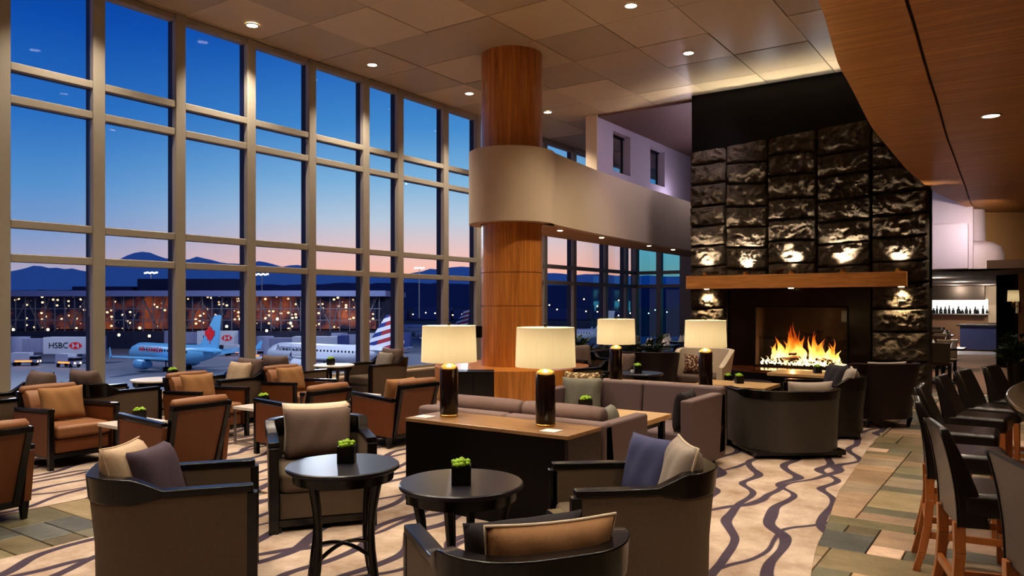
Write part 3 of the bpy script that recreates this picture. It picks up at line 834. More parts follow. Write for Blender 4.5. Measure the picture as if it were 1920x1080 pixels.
def make_console(w=1.55, d=.50, h=.72):
    def mk():
        t = thing('console_table', '', 'console')
        MB().box(-w/2,w/2,-d/2,d/2,h-.03,h).build('tabletop', M['consoletop'], t, bevel=.003, seg=1)
        MB().box(-w/2+.004,w/2-.03,-d/2+.006,d/2-.006,.0,h-.03).build('front_panel', M['black'], t)
        MB().box(w/2-.03,w/2-.002,-d/2+.004,d/2-.004,.0,h-.03).build('end_panel', M['walnut'], t)
        return t
    return mk

def make_rect_table(w, d, h, topm='oak', legm='ebony'):
    def mk():
        t = thing('lounge_table', '', 'table')
        MB().box(-w/2,w/2,-d/2,d/2,h-.045,h).build('tabletop', M[topm], t, bevel=.004, seg=2)
        MB().box(-w/2+.06,w/2-.06,-d/2+.06,d/2-.06,h-.10,h-.045).build('apron', M[legm], t)
        for sx in (1,-1):
            for sy in (1,-1): MB().cbox((sx*(w/2-.07), sy*(d/2-.07), (h-.05)/2), (.05,.05,h-.05)).build('leg', M[legm], t)
        return t
    return mk

def make_stool():
    t = thing('bar_stool', '', 'bar stool'); m = M['darkleather']
    # seat: local +y faces the bar
    MB().box(-.215,.215,-.17,.26,.625,.745).build('seat', m, t, bevel=.035, seg=5)
    secs = []
    for k in range(10):
        u = k/9; z = .575+.475*u
        y1 = -.185 - .075*u*u; th = .105*(1-u)**1.2+.04; w = .215-.02*u*u - (.012 if k == 9 else 0)
        secs.append([(-w,y1,z),(w,y1,z),(w-.004,y1+th,z),(-w+.004,y1+th,z)])
    MB().loft(secs).build('backrest', m, t, bevel=.014, seg=3)
    for sg in (1,-1):
        MB().tube([(sg*(.215-.02*(k/9)**2), -.185-.075*(k/9)**2, .58+.465*k/9) for k in range(10)], .005, 6).build('seam', m, t, smooth=180)
    for sg in (1,-1):
        pts = [(sg*.185,-.175,.60),(sg*.187,-.172,.45),(sg*.19,-.185,.28),(sg*.19,-.215,.12),(sg*.19,-.25,0)]
        g = MB()
        for a, c, w0, w1 in zip(pts, pts[1:], (.05,.048,.045,.042), (.048,.045,.042,.036)): g.bar(a, c, w0, w0, w1, w1)
        g.build('leg', M['stoolwood'], t, bevel=.004, seg=2)
        MB().bar((sg*.185,.225,.63),(sg*.185,.235,0),.045,.045,.034,.034).build('leg', M['stoolwood'], t, bevel=.004, seg=2)
        MB().bar((sg*.187,-.19,.23),(sg*.187,.23,.23),.022,.04).build('stretcher', M['stoolwood'], t)
    MB().bar((-.19,.23,.18),(.19,.23,.18),.022,.045).build('footrest', M['stoolwood'], t)
    MB().bar((-.19,-.19,.32),(.19,-.19,.32),.022,.04).build('stretcher', M['stoolwood'], t)
    return t

# ---------------------------------------------------------------- placing: foreground
BAR = make_barrel('taupe')
AC = {}
def chair(key, lat, D, phi, label, mk=BAR, kk='barrel_taupe', group='barrel armchairs round the dark tables'):
    p = cl(lat, D); rz = face(phi)
    o = put(kk, mk, label, p, rz, group); AC[key] = (p, rz); return o
def inchair(key, x, y, z):
    p, rz = AC[key]; c, s_ = math.cos(rz), math.sin(rz)
    return Vector((p.x + c*x - s_*y, p.y + s_*x + c*y, z))
chair('A', -1.93, 4.40, 72, 'taupe barrel armchair at lower left holding a beige pillow with bow and a plum pillow')
chair('B', -1.51, 5.93, 161, 'taupe barrel armchair facing the camera behind the tall round table')
chair('C', .70, 4.45, -97, 'taupe barrel armchair with the blue pillow, facing left beside the console')
chair('D', .02, 3.17, -21, 'taupe barrel armchair with its back to the camera at bottom centre')
def inpillow(ck, key, mat, label, x, y, z, yaw, tilt, **kw):
    p, rz = AC[ck]; pillow(key, mat, label, inchair(ck, x, y, z), rz + R(yaw), tilt, **kw)
inpillow('A', 'bow', 'p_beige', 'beige pillow with a dark bow leaning in the lower left armchair', .04, -.20, .45, -20, 16, bow=True, W=.40, H=.43, piping='p_beige')
inpillow('A', 'plum', 'p_plum', 'plum pillow beside the beige bow pillow in the lower left armchair', .0, -.06, .432, -22, 18, W=.42, H=.42)
inpillow('B', 'taupefront', 'p_taupe', 'dark taupe pillow in front in the armchair facing the camera', -.01, -.10, .432, 3, 14, W=.54, H=.40)
inpillow('B', 'beigeback', 'p_cream', 'cream pillow standing behind the dark taupe pillow facing the camera', .0, -.215, .432, 0, 10, W=.54, H=.43)
inpillow('C', 'blue', 'p_blue', 'slate blue pillow in the armchair beside the console', .15, -.13, .432, 30, 16, W=.42, H=.42)
inpillow('C', 'beigepiped', 'p_stone', 'pale piped pillow behind the slate blue pillow', -.10, -.20, .432, -6, 14, W=.46, H=.44, piping='p_cream')
inpillow('D', 'tanpiped', 'p_tan', 'tan piped pillow along the back of the armchair at bottom centre', .03, -.23, .432, -2, 10, W=.54, H=.40, piping='p_cream')
inpillow('D', 'darkrear', 'p_dark', 'dark brown pillow in front of the tan piped pillow at bottom centre', -.03, -.10, .432, 2, 8, W=.52, H=.38)
p1 = cl(-.985, 4.42); p2 = cl(-.266, 3.98)
put('round', make_round_table(), 'tall dark round table on curved legs at the left, in front of an armchair', p1, CY+R(16.5), 'dark round tables')
put('round', None, 'dark round table near bottom centre, directly before the console', p2, CY+R(35), 'dark round tables')
PL = make_planter()
PG = 'cube planters of green succulent'
def planter(label, p, z, rz=CY): put('planter', PL, label, (p.x, p.y, z), rz, PG)
planter('black cube planter of lime succulent on the tall dark round table at left', cl(-.975, 4.47), .72, CY+.05)
planter('black cube planter of lime succulent on the dark round table by the console', cl(-.262, 3.93), .72, CY+.02)

# ---------------------------------------------------------------- console, sofas, lamps
put('console', make_console(), 'black console with a timber top, carrying two lamps behind the near sofa', (-3.485, 4.875, 0), 0, 'lamp consoles')
put('console', None, 'black console behind the far sofa, carrying two smaller-looking lamps', (-3.70, 8.33, 0), 0, 'lamp consoles')

LG = 'lit table lamps'
lamps = [((-4.02,4.90), 'lit drum-shade lamp at the left end of the near console'), ((-3.09,4.93), 'lit drum-shade lamp at the right end of the near console'),
         ((-4.15,8.22), 'lit drum-shade lamp behind the far sofa, nearer the column'), ((-3.03,8.20), 'lit drum-shade lamp behind the far sofa, nearer the fireplace')]
for (x, y), lb in lamps: put('lamp', make_lamp, lb, (x, y, .72), R(20*x), LG)
tag(MB().box(-4.22,-4.08,4.68,4.80,.72,.726).build('menu_card', M['white']), 'white card lying on the near console at its left end', 'card', 'cards on the near console')
tag(MB().box(-2.99,-2.86,4.68,4.80,.72,.726).build('menu_card', M['white']), 'white card lying on the near console at its right end', 'card', 'cards on the near console')
put('sofa1', make_sofa(1.90, .80, .725, .735), 'mauve grey sofa backing onto the near lamp console', (-3.655, 5.56, 0), 0)
put('sofa2', make_sofa(1.76, .97, .74, .80), 'mauve grey sofa facing the camera across the pale timber table', (-3.53, 7.30, 0), PI)
bol = 'back bolster cushions of the near sofa'
def bolster(x0, x1, y, z, lb, mat='mauvefab'):
    o = MB().tube([(x, y, z) for x in (x0, x0+.02, x0+.1, (x0+x1)/2, x1-.1, x1-.02, x1)], [.045,.072,.078,.08,.078,.072,.045], 16).build('bolster_cushion', M[mat], smooth=180)
    tag(o, lb, 'cushion', bol)
bolster(-4.44, -3.62, 5.42, .752, 'left mauve bolster along the back of the near sofa')
bolster(-3.61, -2.83, 5.42, .752, 'right mauve bolster along the back of the near sofa')
pillow('greyarm', 'p_green', 'grey pillow lying against the right arm of the near sofa', (-2.93, 5.70, .435), R(-82), 12, W=.5, H=.36)
put('woodtable', make_rect_table(1.5, .62, .65), 'pale timber table between the two mauve sofas', (-3.49, 6.24, 0), 0)
planter('black cube planter of lime succulent on the pale timber table between the sofas', Vector((-3.52, 6.33, 0)), .65, 0)
pillow('greengrey', 'p_green', 'grey green pillow at the left end of the far sofa', (-4.12, 7.30, .435), R(198), 16, W=.46, H=.42)
pillow('floral', 'p_gold', 'gold and cream patterned pillow behind the grey green pillow', (-4.22, 7.47, .435), R(188), 8, W=.44, H=.46)
pillow('darkarm', 'p_dark', 'dark grey boxy pillow against the right arm of the far sofa', (-2.86, 7.08, .435), R(96), 8, W=.5, H=.38, T=.14)
# low cabinet by the column
t = thing('low_cabinet', 'small black cabinet standing in front of the column base', 'cabinet', cl(-.57, 11.35), CY)
MB().box(-.30,.30,-.2,.2,.06,.66).build('carcass', M['black'], t, bevel=.005, seg=1)
for sg in (1,-1):
    d_ = MB().box(sg*.148-.142, sg*.148+.142, -.215, -.2, .08, .64).build('door', M['ebony'], t)
MB().box(-.27,.27,-.17,.17,0,.06).build('plinth', M['black'], t)
o = MB().cbox((0,0,0),(.12,.07,.2)).build('wall_speaker', M['black'], bevel=.008, seg=2); o.location = cl(-.58, 13.05, 1.18); o.rotation_euler = (0,0,CY+.6)
tag(o, 'small black box speaker fixed to the side of the timber column', 'speaker')

# ---------------------------------------------------------------- club chairs and white side tables
CG = 'tan leather club chairs'
CLB = make_club()
clubs = [((-6.70,2.34), 92, 'tan club chair cut by the left edge, seen from behind'),
         ((-6.84,4.16), 90, 'tan club chair seen from behind, left of the armchair facing the camera'),
         ((-6.74,5.62), 91, 'tan club chair seen from behind, partly hidden by the cream pillow'),
         ((-6.33,6.66), 84, 'tan club chair seen from behind, just left of the console lamps'),
         ((-8.36,3.90), -90, 'tan club chair with a pillow facing right behind the nearest white table'),
         ((-8.50,5.62), -90, 'tan club chair with a pillow facing right, second from the left'),
         ((-8.40,6.98), -94, 'tan club chair with a pillow facing right, farthest of those facing right')]
for (x, y), a, lb in clubs: put('club', CLB, lb, (x, y, 0), R(a), CG)
GG = 'gold pillows on the club chairs'
for (x, y), lb in (((-8.44,3.90),'gold pillow on the club chair behind the nearest white table'), ((-8.61,5.60),'gold pillow on the second club chair facing right'), ((-8.51,6.96),'gold pillow on the farthest club chair facing right')):
    pillow('gold', 'p_gold', lb, (x, y, .432), R(-90+180), -14, group=GG, W=.46, H=.36, T=.14)
pillow('gold', 'p_gold', 'gold pillow on the club chair left of the console lamps', (-6.27, 6.66, .432), R(84+180), -14, group=GG)
TG = 'white topped side tables'
ST = make_side_table()
for (x, y), lb in (((-7.60,4.18), 'white topped side table nearest the camera, with a succulent'), ((-7.58,5.74), 'white topped side table in the middle, with a succulent'), ((-7.42,7.1), 'white topped side table farthest back, mostly hidden by a club chair')):
    put('side', ST, lb, (x, y, 0), 0, TG)
planter('black cube planter of lime succulent on the nearest white side table', Vector((-7.66, 4.28, 0)), .45, 0)
planter('black cube planter of lime succulent on the middle white side table', Vector((-7.66, 5.82, 0)), .45, 0)
# grey brown chairs along the windows
WB = make_barrel('taupedark', .74, .84, .64, .74, 'window_armchair', .2)
WG = 'grey brown armchairs along the windows'
WL = [('h', (-9.42,3.80), 180, 'grey brown armchair at far left edge by the window'), ('i', (-9.25,4.80), 4, 'grey brown armchair facing right, behind the tan chair with a pillow'),
      ('j', (-9.30,6.52), 178, 'grey brown armchair with a beige pillow facing left by the window'), ('k', (-9.50,7.72), 3, 'grey brown armchair facing right toward the round window table'),
      ('l', (-9.38,9.50), 172, 'grey brown armchair facing left beside the round window table')]
for k, (x, y), a, lb in WL:
    put('window_barrel', WB, lb, (x, y, 0), R(a), WG); AC[k] = (Vector((x,y,0)), R(a))
for k, mt, lb in (('h','p_taupe','tall grey back pillow in the armchair at far left edge'), ('i','p_taupe','tall brown back pillow in the armchair behind the tan chair'),
              ('j','p_taupe','tall back pillow behind the beige pillow by the window'), ('k','p_taupe','tall brown back pillow in the armchair left of the round window table'), ('l','p_taupe','tall brown back pillow in the armchair right of the round window table')):
    inpillow(k, 'backpillow', mt, lb, 0, -.24, .432, 0, 10, W=.56, H=.46, T=.18, group='back pillows of the window armchairs')
inpillow('j', 'beigej', 'p_beige', 'beige pillow in the window armchair facing left', 0, -.06, .432, 4, 16, W=.46, H=.42)
inpillow('l', 'beigel', 'p_stone', 'pale pillow in the armchair right of the round window table', .02, -.08, .432, -6, 16, W=.44, H=.40)
for (x, y), lb in (((-9.62,5.62), 'white topped round table at the window between two armchairs'), ((-9.52,8.62), 'white topped round table at the window with a dark planter')):
    put('round_white', make_round_table(.33, .66, 'marble'), lb, (x, y, 0), .3, 'white round tables by the window')
planter('black cube planter on the white round table at the window, right', Vector((-9.52, 8.55, 0)), .66, .2)
planter('black cube planter on the white round table at the window, left', Vector((-9.66, 5.86, 0)), .66, .2)

# ---------------------------------------------------------------- round the fireplace
chair('E', 3.06, 8.45, -4, 'grey leather tub chair with its curved back to the camera, before the fire', make_barrel('greyleather', 1.04, .92, .70, .735, 'tub_chair', .42), 'tub', None)
inpillow('E', 'cream_e', 'p_stone', 'pale pillow showing over the back of the grey leather tub chair', .12, -.27, .432, 0, 8, W=.5, H=.40)
chair('F', 3.98, 9.65, -78, 'dark brown barrel armchair facing left, right of the grey tub chair', make_barrel('darkleather', .84, .84, .66, .76), 'barrel_dark', None)
inpillow('F', 'dark_f', 'p_dark', 'near-black pillow in the dark brown barrel armchair', .17, -.12, .432, 20, 14, W=.46, H=.46)
inpillow('F', 'pale_f', 'p_stone', 'pale pillow in the dark brown barrel armchair', -.10, -.22, .432, -5, 14, W=.46, H=.44, piping='p_cream')
def make_wing(fab='redleather', W=.92, D=.86, h=.86):
    def mk():
        t = thing('wing_chair', '', 'armchair'); P = upath(W/2, D/2, -D/2, .34)
        sh = []
        for p, n in P:
            k = 1 - sstep(-.25, .42, p[1]); z = .58+(h-.58)*k; e = .07*k
            q = lambda d, zz, l=0: (p[0]-n[0]*d+n[0]*l, p[1]-n[1]*d+n[1]*l, zz)
            sh.append([q(.04,.12), q(0,.4), q(0,z,e), q(.045,z+.012,e), q(.09,z,e), q(.10,.4), q(.10,.12)])
        MB().loft(sh).build('shell', M[fab], t, smooth=60)
        MB().box(-W/2+.1, W/2-.1, -D/2+.12, D/2-.02, .14, .30).build('seat_base', M[fab], t, bevel=.02)
        MB().box(-W/2+.11, W/2-.11, -D/2+.12, D/2, .30, .44).build('seat_cushion', M['p_taupe'], t, bevel=.045, seg=4)
        for sx in (1,-1):
            for sy in (1,-1): MB().bar((sx*.3,sy*.28,0),(sx*.32,sy*.3,.14),.03,.03,.05,.05).build('leg', M['ebony'], t)
        return t
    return mk
def wing(lat, D, phi, label, grp='leather tub chairs by the fire', key='wing'):
    p = cl(lat, D); put(key, make_wing() if key == 'wing' else make_wing('p_cream'), label, p, face(phi), grp)
    return p
pg = wing(5.0, 10.45, -10, 'dark oxblood tub chair right of the fire, seen from behind')
pillow('paleg', 'p_stone', 'pale folded pillow in the dark tub chair right of the fire', cl(5.1, 10.42, .445), face(-10), 12, W=.6, H=.44)
wing(2.32, 12.85, 14, 'dark oxblood tub chair behind the far sofa, between its two lamps')
wing(3.34, 13.3, -150, 'cream tub chair beside the fireplace with a patterned pillow', None, 'wing_cream')
pillow('pattern', 'p_cream', 'cream patterned pillow in the tub chair beside the fireplace', cl(3.22, 13.18, .445), face(30), -14, W=.5, H=.34)
M['p_dots'] = None
m, nt, b = nodes('patterned_cloth'); tc = N(nt, 'ShaderNodeTexCoord'); vo = N(nt, 'ShaderNodeTexVoronoi', i_Scale=28.0); L(nt, tc.outputs['Object'], vo.inputs['Vector'])
L(nt, MIX(nt, MA(nt, 'GREATER_THAN', vo.outputs['Distance'], .42), s(206,186,160), s(96,56,34)), b.inputs['Base Color']); b.inputs['Roughness'].default_value = .85
PROTO['pillow_pattern'].data.materials[0] = m
m2 = m.copy(); PROTO['pillow_floral'].data.materials[0] = m2
for n_ in m2.node_tree.nodes:
    if n_.type == 'MIX': n_.inputs[6].default_value = s(186,166,126); n_.inputs[7].default_value = s(104,80,48)
for lat, D, phi, lb in ((1.52, 11.9, -128, 'grey brown armchair left of the far sofa lamps, facing left'), (1.42, 14.2, 150, 'grey brown armchair by the far windows behind the column side lamp')):
    p = cl(lat, D); put('window_barrel', WB, lb, p, face(phi), WG)
    pillow('backpillow', 'p_taupe', 'tall back pillow in the ' + ('armchair left of the far sofa lamps' if D < 13 else 'armchair by the far windows'), p+Vector((0,0,.432))-(Matrix.Rotation(face(phi),3,'Z')@Vector((0,.24,0))), face(phi), 10, group='back pillows of the window armchairs')
put('round', None, 'dark round table with a planter behind the far sofa lamps', cl(1.74, 10.35), .4, 'dark round tables')
planter('black cube planter on the dark round table behind the far sofa', cl(1.71, 10.3), .72)
t = thing('candle_holder', 'small glass candle holder beside the planter behind the far sofa', 'candle', cl(1.62, 10.2, .72))
MB().lathe([(.03,0),(.035,.01),(.035,.09),(.031,.09),(.03,.012)], 20, cap=False).build('glass', M['glass'], t, smooth=40)
MB().lathe([(.024,.012),(.024,.05)], 16).build('wax', M['white'], t, smooth=40)
put('firetable', make_rect_table(.95, .7, .60, 'oak'), 'pale timber table with a planter left of the fire', cl(2.98, 10.05), 0, 'timber tables before the fire')
planter('black cube planter on the pale timber table left of the fire', cl(3.03, 10.1), .60)
put('firetable', None, 'pale timber table directly before the hearth', cl(4.52, 11.7), .0, 'timber tables before the fire')
planter('black cube planter on the pale timber table before the hearth', cl(4.68, 11.6), .60)
put('low_round', make_round_table(.42, .50, 'tabletop'), 'low dark round table between the far sofa and the grey tub chair', cl(3.45, 11.3), .2)
planter('black cube planter on the low dark round table before the fire', cl(3.2, 11.2), .50)
# plants
def make_plant(potr, poth, hh, n, spread, seed, lw=.05, ll=.28):
    def mk():
        t = thing('potted_plant', '', 'plant'); random.seed(seed)
        MB().lathe([(potr*.75,0),(potr*.8,.02),(potr,poth),(potr*.9,poth),(potr*.88,poth-.04)], 24).build('pot', M['pot'], t, smooth=40)
        g = MB(); stem = MB()
        for k in range(n):
            a = random.random()*2*PI; el = random.uniform(.2,1.35); ln = hh*random.uniform(.45,1)
            d = Vector((math.cos(a)*math.cos(el)*spread, math.sin(a)*math.cos(el)*spread, math.sin(el))).normalized()
            b0 = Vector((0,0,poth-.03)); tip = b0+d*ln
            if k % 3 == 0: stem.tube([b0, b0+d*ln*.5, tip], [.006,.005,.003], 5)
            sx = d.cross(Vector((0,0,1))).normalized(); 
            for q in (.45,.7,1.0):
                c = b0+d*ln*q; dr = (d+Vector((random.uniform(-.9,.9),random.uniform(-.9,.9),random.uniform(-.4,.5)))).normalized()
                sd = dr.cross(Vector((random.uniform(-.3,.3),random.uniform(-.3,.3),1))).normalized(); l_ = ll*random.uniform(.6,1); up = sd.cross(dr)
                g.add([c, c+dr*l_*.45+sd*lw+up*.01, c+dr*l_-Vector((0,0,l_*.25)), c+dr*l_*.45-sd*lw+up*.01], [(0,1,2),(0,2,3)])
        g.build('foliage', M['leaf'], t, fix=False); stem.build('stem', M['leaf'], t)
        return t
    return mk
put('bigplant', make_plant(.17,.62,.55,46,1.0,4), 'leafy plant in a tall black pot at right, behind the bar stools', cl(8.95, 13.4), 0)
put('plantA', make_plant(.2,.45,.62,54,1.0,9), 'dark leafy plant behind the oxblood tub chair near the windows', cl(2.75, 15.2), 0)
put('plantB', make_plant(.18,.5,.5,40,.8,12), 'dark leafy plant by the far windows, left of the lamps', cl(1.42, 16.4), 0)
# ================================================================ BAR AND STOOLS
ARC = [(-.08,3.53),(-.42,4.40),(-.63,5.48),(-.71,6.41),(-.66,7.38),(-.55,8.10),(-.36,8.83)]

SL = ['dark leather bar stool cut by the right edge, nearest the camera', 'dark leather bar stool second from the camera, its pale legs in full view', 'dark leather bar stool third from the camera along the bar',
      'dark leather bar stool fourth from the camera along the bar', 'dark leather bar stool fifth from the camera along the bar', 'dark leather bar stool sixth from the camera along the bar', 'dark leather bar stool farthest along the bar']
for i, (x, y) in enumerate(ARC):
    a = ARC[max(0,i-1)]; c = ARC[min(len(ARC)-1,i+1)]
    tx_, ty_ = c[0]-a[0], c[1]-a[1]; l = math.hypot(tx_, ty_); n = (ty_/l, -tx_/l)
    rz = math.atan2(-n[0], n[1])
    put('stool', make_stool, SL[i], (x+n[0]*.245, y+n[1]*.245, 0), rz, 'bar stools')
BE = [(1.3,2.4),(.75,3.0),(.36,3.62),(.10,4.3),(-.07,5.0),(-.15,5.7),(-.145,6.3),(-.07,6.95),(.06,7.8),(.25,8.7),(.55,9.6),(1.0,10.4)]
def catmull(P, n=6):
    out = []
    for i in range(len(P)-1):
        p0, p1, p2, p3 = P[max(i-1,0)], P[i], P[i+1], P[min(i+2,len(P)-1)]
        for k in range(n):
            t_ = k/n
            out.append(tuple(.5*((2*p1[a])+(-p0[a]+p2[a])*t_+(2*p0[a]-5*p1[a]+4*p2[a]-p3[a])*t_**2+(-p0[a]+3*p1[a]-3*p2[a]+p3[a])*t_**3) for a in (0,1)))
    return out + [P[-1]]
be = catmull(BE)
t = thing('bar_counter', 'curved bar counter with a speckled stone top and timber front at right', 'bar counter', (0,0,0))
MB().prism(be + [(x+.75, y+.05) for x, y in be[::-1]], 1.03, 1.075).build('countertop', M['granite'], t, bevel=.015, seg=3)
MB().prism([(x+.26, y) for x, y in be] + [(x+.5, y+.05) for x, y in be[::-1]], .0, 1.03).build('front_panel', M['barwood'], t, smooth=30)
fr = MB().tube([(x+.17, y, .2) for x, y in be], .02, 8); 
for i in range(4, len(be), 9): fr.bar((be[i][0]+.17, be[i][1], .2), (be[i][0]+.28, be[i][1], .2), .02)
fr.build('foot_rail', M['brass'], t, smooth=60)

# ================================================================ RESTAURANT
def make_dchair():
    t = thing('dining_chair', '', 'chair')
    MB().box(-.2,.2,-.2,.2,.42,.48).build('seat', M['taupedark'], t, bevel=.02)
    MB().box(-.2,.2,-.23,-.18,.48,.88).build('backrest', M['taupedark'], t, bevel=.02)
    for sx in (1,-1):
        for sy in (1,-1): MB().cbox((sx*.17,sy*.17,.21),(.035,.035,.42)).build('leg', M['ebony'], t)
    return t
def make_dtable():
    t = thing('dining_table', '', 'table')
    MB().box(-.4,.4,-.4,.4,.71,.75).build('tabletop', M['walnut'], t)
    MB().lathe([(.04,.04),(.04,.71)],12).build('pedestal', M['ebony'], t, smooth=40)
    MB().lathe([(.25,0),(.25,.03),(.05,.05)],24).build('foot', M['ebony'], t, smooth=40)
    return t
def napkin():
    o = MB().add([(-.06,-.06,0),(.06,-.06,0),(.06,.06,0),(-.06,.06,0),(0,0,.17)], [(3,2,1,0),(0,1,4),(1,2,4),(2,3,4),(3,0,4)]).build('folded_napkin', M['white'])
    return tag(o, '', 'napkin')

rest = [(9.05, 15.9, 'dining table nearest the fireplace corner'), (11.0, 19.5, 'second dining table beyond the fireplace corner'), (12.65, 22.5, 'third dining table beyond the fireplace corner'), (14.1, 25.2, 'dining table farthest into the restaurant')]
where = ['at the table nearest the fireplace corner', 'at the second restaurant table', 'at the third restaurant table', 'at the farthest restaurant table']
for (lat, D, lb), wh in zip(rest, where):
    p = cl(lat, D); put('dt', make_dtable, 'dark square '+lb, p, 0, 'dining tables in the restaurant')
    for dx, dy, rz, sd in ((0,.62,180,'far'),(0,-.62,0,'near')):
        put('dc', make_dchair, 'brown dining chair on the %s side %s' % (sd, wh), (p.x+dx, p.y+dy, 0), R(rz), 'dining chairs in the restaurant')
    for k, (dx, dy) in enumerate(((-.2,.2),(.2,-.2))):
        put('nap', napkin, 'white folded napkin %s, %s corner' % (wh, ('far left','near right')[k]), (p.x+dx, p.y+dy, .75), .3, 'napkins in the restaurant')
# tables laid with white linen by the far windows
for i, (lat, D) in enumerate(((3.25,16.9),(4.0,18.6))):
    p = cl(lat, D); wh = ('nearer', 'farther')[i]
    put('dt', make_dtable, 'dark square table with white napkins by the far windows, %s one' % wh, p, .2, 'dining tables by the far windows')
    for k in range(4):
        put('nap', napkin, 'white folded napkin on the %s window table, %s corner' % (wh, ('left','far','right','near')[k]), (p.x+.25*math.cos(.2+k*PI/2+PI*.75), p.y+.25*math.sin(.2+k*PI/2+PI*.75), .75), .2, 'napkins by the far windows')
    for k, sd in ((0,'left'),(1,'right')):
        put('dc', make_dchair, 'brown dining chair %s of the %s table by the far windows' % (sd, wh), cl(lat+(-.7,.7)[k], D), face((90,-90)[k]), 'dining chairs by the far windows')
# open kitchen
t = thing('kitchen_counter', 'blue grey open kitchen counter at the back of the restaurant', 'counter', (0,0,0))
a_, b_ = cp(1800, 27.2), cp(1874, 26.4)
dv = (b_-a_).normalized(); nv = Vector((-dv.y, dv.x, 0))
def quadp(a, b, t0, t1): return [tuple((a+nv*t0)[:2]), tuple((b+nv*t0)[:2]), tuple((b+nv*t1)[:2]), tuple((a+nv*t1)[:2])]
MB().prism(quadp(a_, b_, 0, .8), 0.05, .88).build('front_panel', plain('blue_grey_panel', s(74,82,124), .18), t)
MB().prism(quadp(a_-dv*.1, b_+dv*.1, -.08, .9), .88, .93).build('countertop', M['tabletop'], t)
a2, b2 = cp(1700, 33), cp(1880, 31)
t = thing('kitchen_wall_unit', 'bright white tiled kitchen wall with a shelf under a dark hood', 'kitchen wall', (0,0,0))
dv2 = (b2-a2).normalized(); nv = Vector((-dv2.y, dv2.x, 0))
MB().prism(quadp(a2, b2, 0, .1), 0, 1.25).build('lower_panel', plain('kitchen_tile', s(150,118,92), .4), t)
MB().prism(quadp(a2, b2, 0, .1), 1.25, 1.86).build('backsplash', plain('glowing_tile', s(236,236,232), .3, emit=1.1, ecol=s(255,250,240)), t)  # light on the kitchen wall is put in as the tiles' own glow
MB().prism(quadp(a2, b2-dv2*.6, -.7, .0), 1.84, 2.41).build('hood', plain('hood_steel', s(70,58,50), .35, .6), t)
MB().prism(quadp(b2-dv2*.5, b2, -.1, .0), .9, 2.41).build('side_panel', M['cream'], t)
MB().prism(quadp(a2, b2-dv2*.6, -.35, .0), 1.22, 1.27).build('shelf', M['steel'], t)
def make_bottle(): return tag(MB().lathe([(.05,0),(.05,.14),(.02,.19),(.02,.26),(.024,.27)], 10).build('bottle', plain('dark_bottle', s(34,38,44), .15), smooth=40), '', 'bottle')
for i in range(14):
    p = a2 + (b2-a2)*(.30+.55*(i+random.uniform(-.25,.25))/13) - nv*.2
    put('btl', make_bottle, 'dark bottle standing on the lit kitchen shelf', (p.x, p.y, 1.27), 0, 'bottles on the kitchen shelf').scale = (random.uniform(.9,1.7),)*2 + (random.uniform(.6,1.3),)
def make_plate(): return tag(MB().lathe([(.05,0),(.12,.02),(.11,.025),(.05,.01)], 16, cap=True).build('plate_stack', M['white'], smooth=60), '', 'plates')
for i in range(6):
    p = a_ + (b_-a_)*(.1+.8*i/5) + nv*.3
    put('plt', make_plate, 'white plate set out on the open kitchen counter', (p.x, p.y, .93), 0, 'plates on the kitchen counter')
# wall sconce
t = thing('wall_sconce', 'lit sconce with a cream shade on the dark wall at far right', 'sconce', cl(11.55, 17.45, 0), face(0))
MB().lathe([(.12,1.72),(.11,1.98)], 24, cap=False).build('lamp_shade', M['shade'], t, smooth=180)
MB().tube([(0,0,1.70),(0,.02,1.60),(0.1,.1,1.58),(.22,.16,1.62)], .012, 8).lathe([(.02,1.6),(.03,1.66),(.02,1.72)], 12).build('arm', M['brass'], t, smooth=60)
MB().prism([(.2,.12),(.26,.12),(.26,.22),(.2,.22)], 1.45, 1.8).build('back_plate', M['brass'], t)

# ================================================================ LIGHT FITTINGS
def make_down(r=.085):
    t = thing('ceiling_downlight', '', 'downlight')
    MB().lathe([(r,-.004),(r*1.25,-.004),(r*1.25,.01),(r,.01)], 24, cap=False).build('trim_ring', M['whitepaint'], t, smooth=40)
    MB().lathe([(r,.0),(r*.2,.0)], 20, cap=True).build('lens', M['led'], t)
    return t

def make_downs():
    t = make_down(.04); t.children[1].data.materials[0] = M['ledsmall']; return t
def spot(loc, watts, ang=110, col=(1,.87,.70), blend=.7, rad=.05, aim=(0,0,-1)):
    l = bpy.data.lights.new('spot', 'SPOT'); l.energy = watts; l.spot_size = R(ang); l.spot_blend = blend; l.color = col; l.shadow_soft_size = rad
    o = bpy.data.objects.new('spot', l); COL.objects.link(o); o.location = loc
    o.rotation_euler = Vector(aim).to_track_quat('-Z', 'Y').to_euler(); return o
def point(loc, watts, col=(1,.87,.70), rad=.05):
    l = bpy.data.lights.new('point_light', 'POINT'); l.energy = watts; l.color = col; l.shadow_soft_size = rad
    o = bpy.data.objects.new('point_light', l); COL.objects.link(o); o.location = loc; return o
def cpix(u, v):
    D = (CEIL-EYE)*F/(HZ-v); return cp(u, D, CEIL)
seen = [((473,47),'downlight over the windows, nearest the camera'), ((698,121),'second downlight over the windows'), ((880,175),'downlight just left of the timber column'), ((1027,210),'downlight just right of the timber column'),
        ((1183,10),'ceiling downlight at the top edge, right of the column'), ((1291,99),'ceiling downlight nearest the black chimney panel')]
KW = .8
for (u, v), lb in seen:
    p = cpix(u, v); put('down', make_down, 'round lit ' + lb, (p.x, p.y, CEIL-.008), 0, 'ceiling downlights'); spot((p.x, p.y, CEIL-.06), 420*KW)
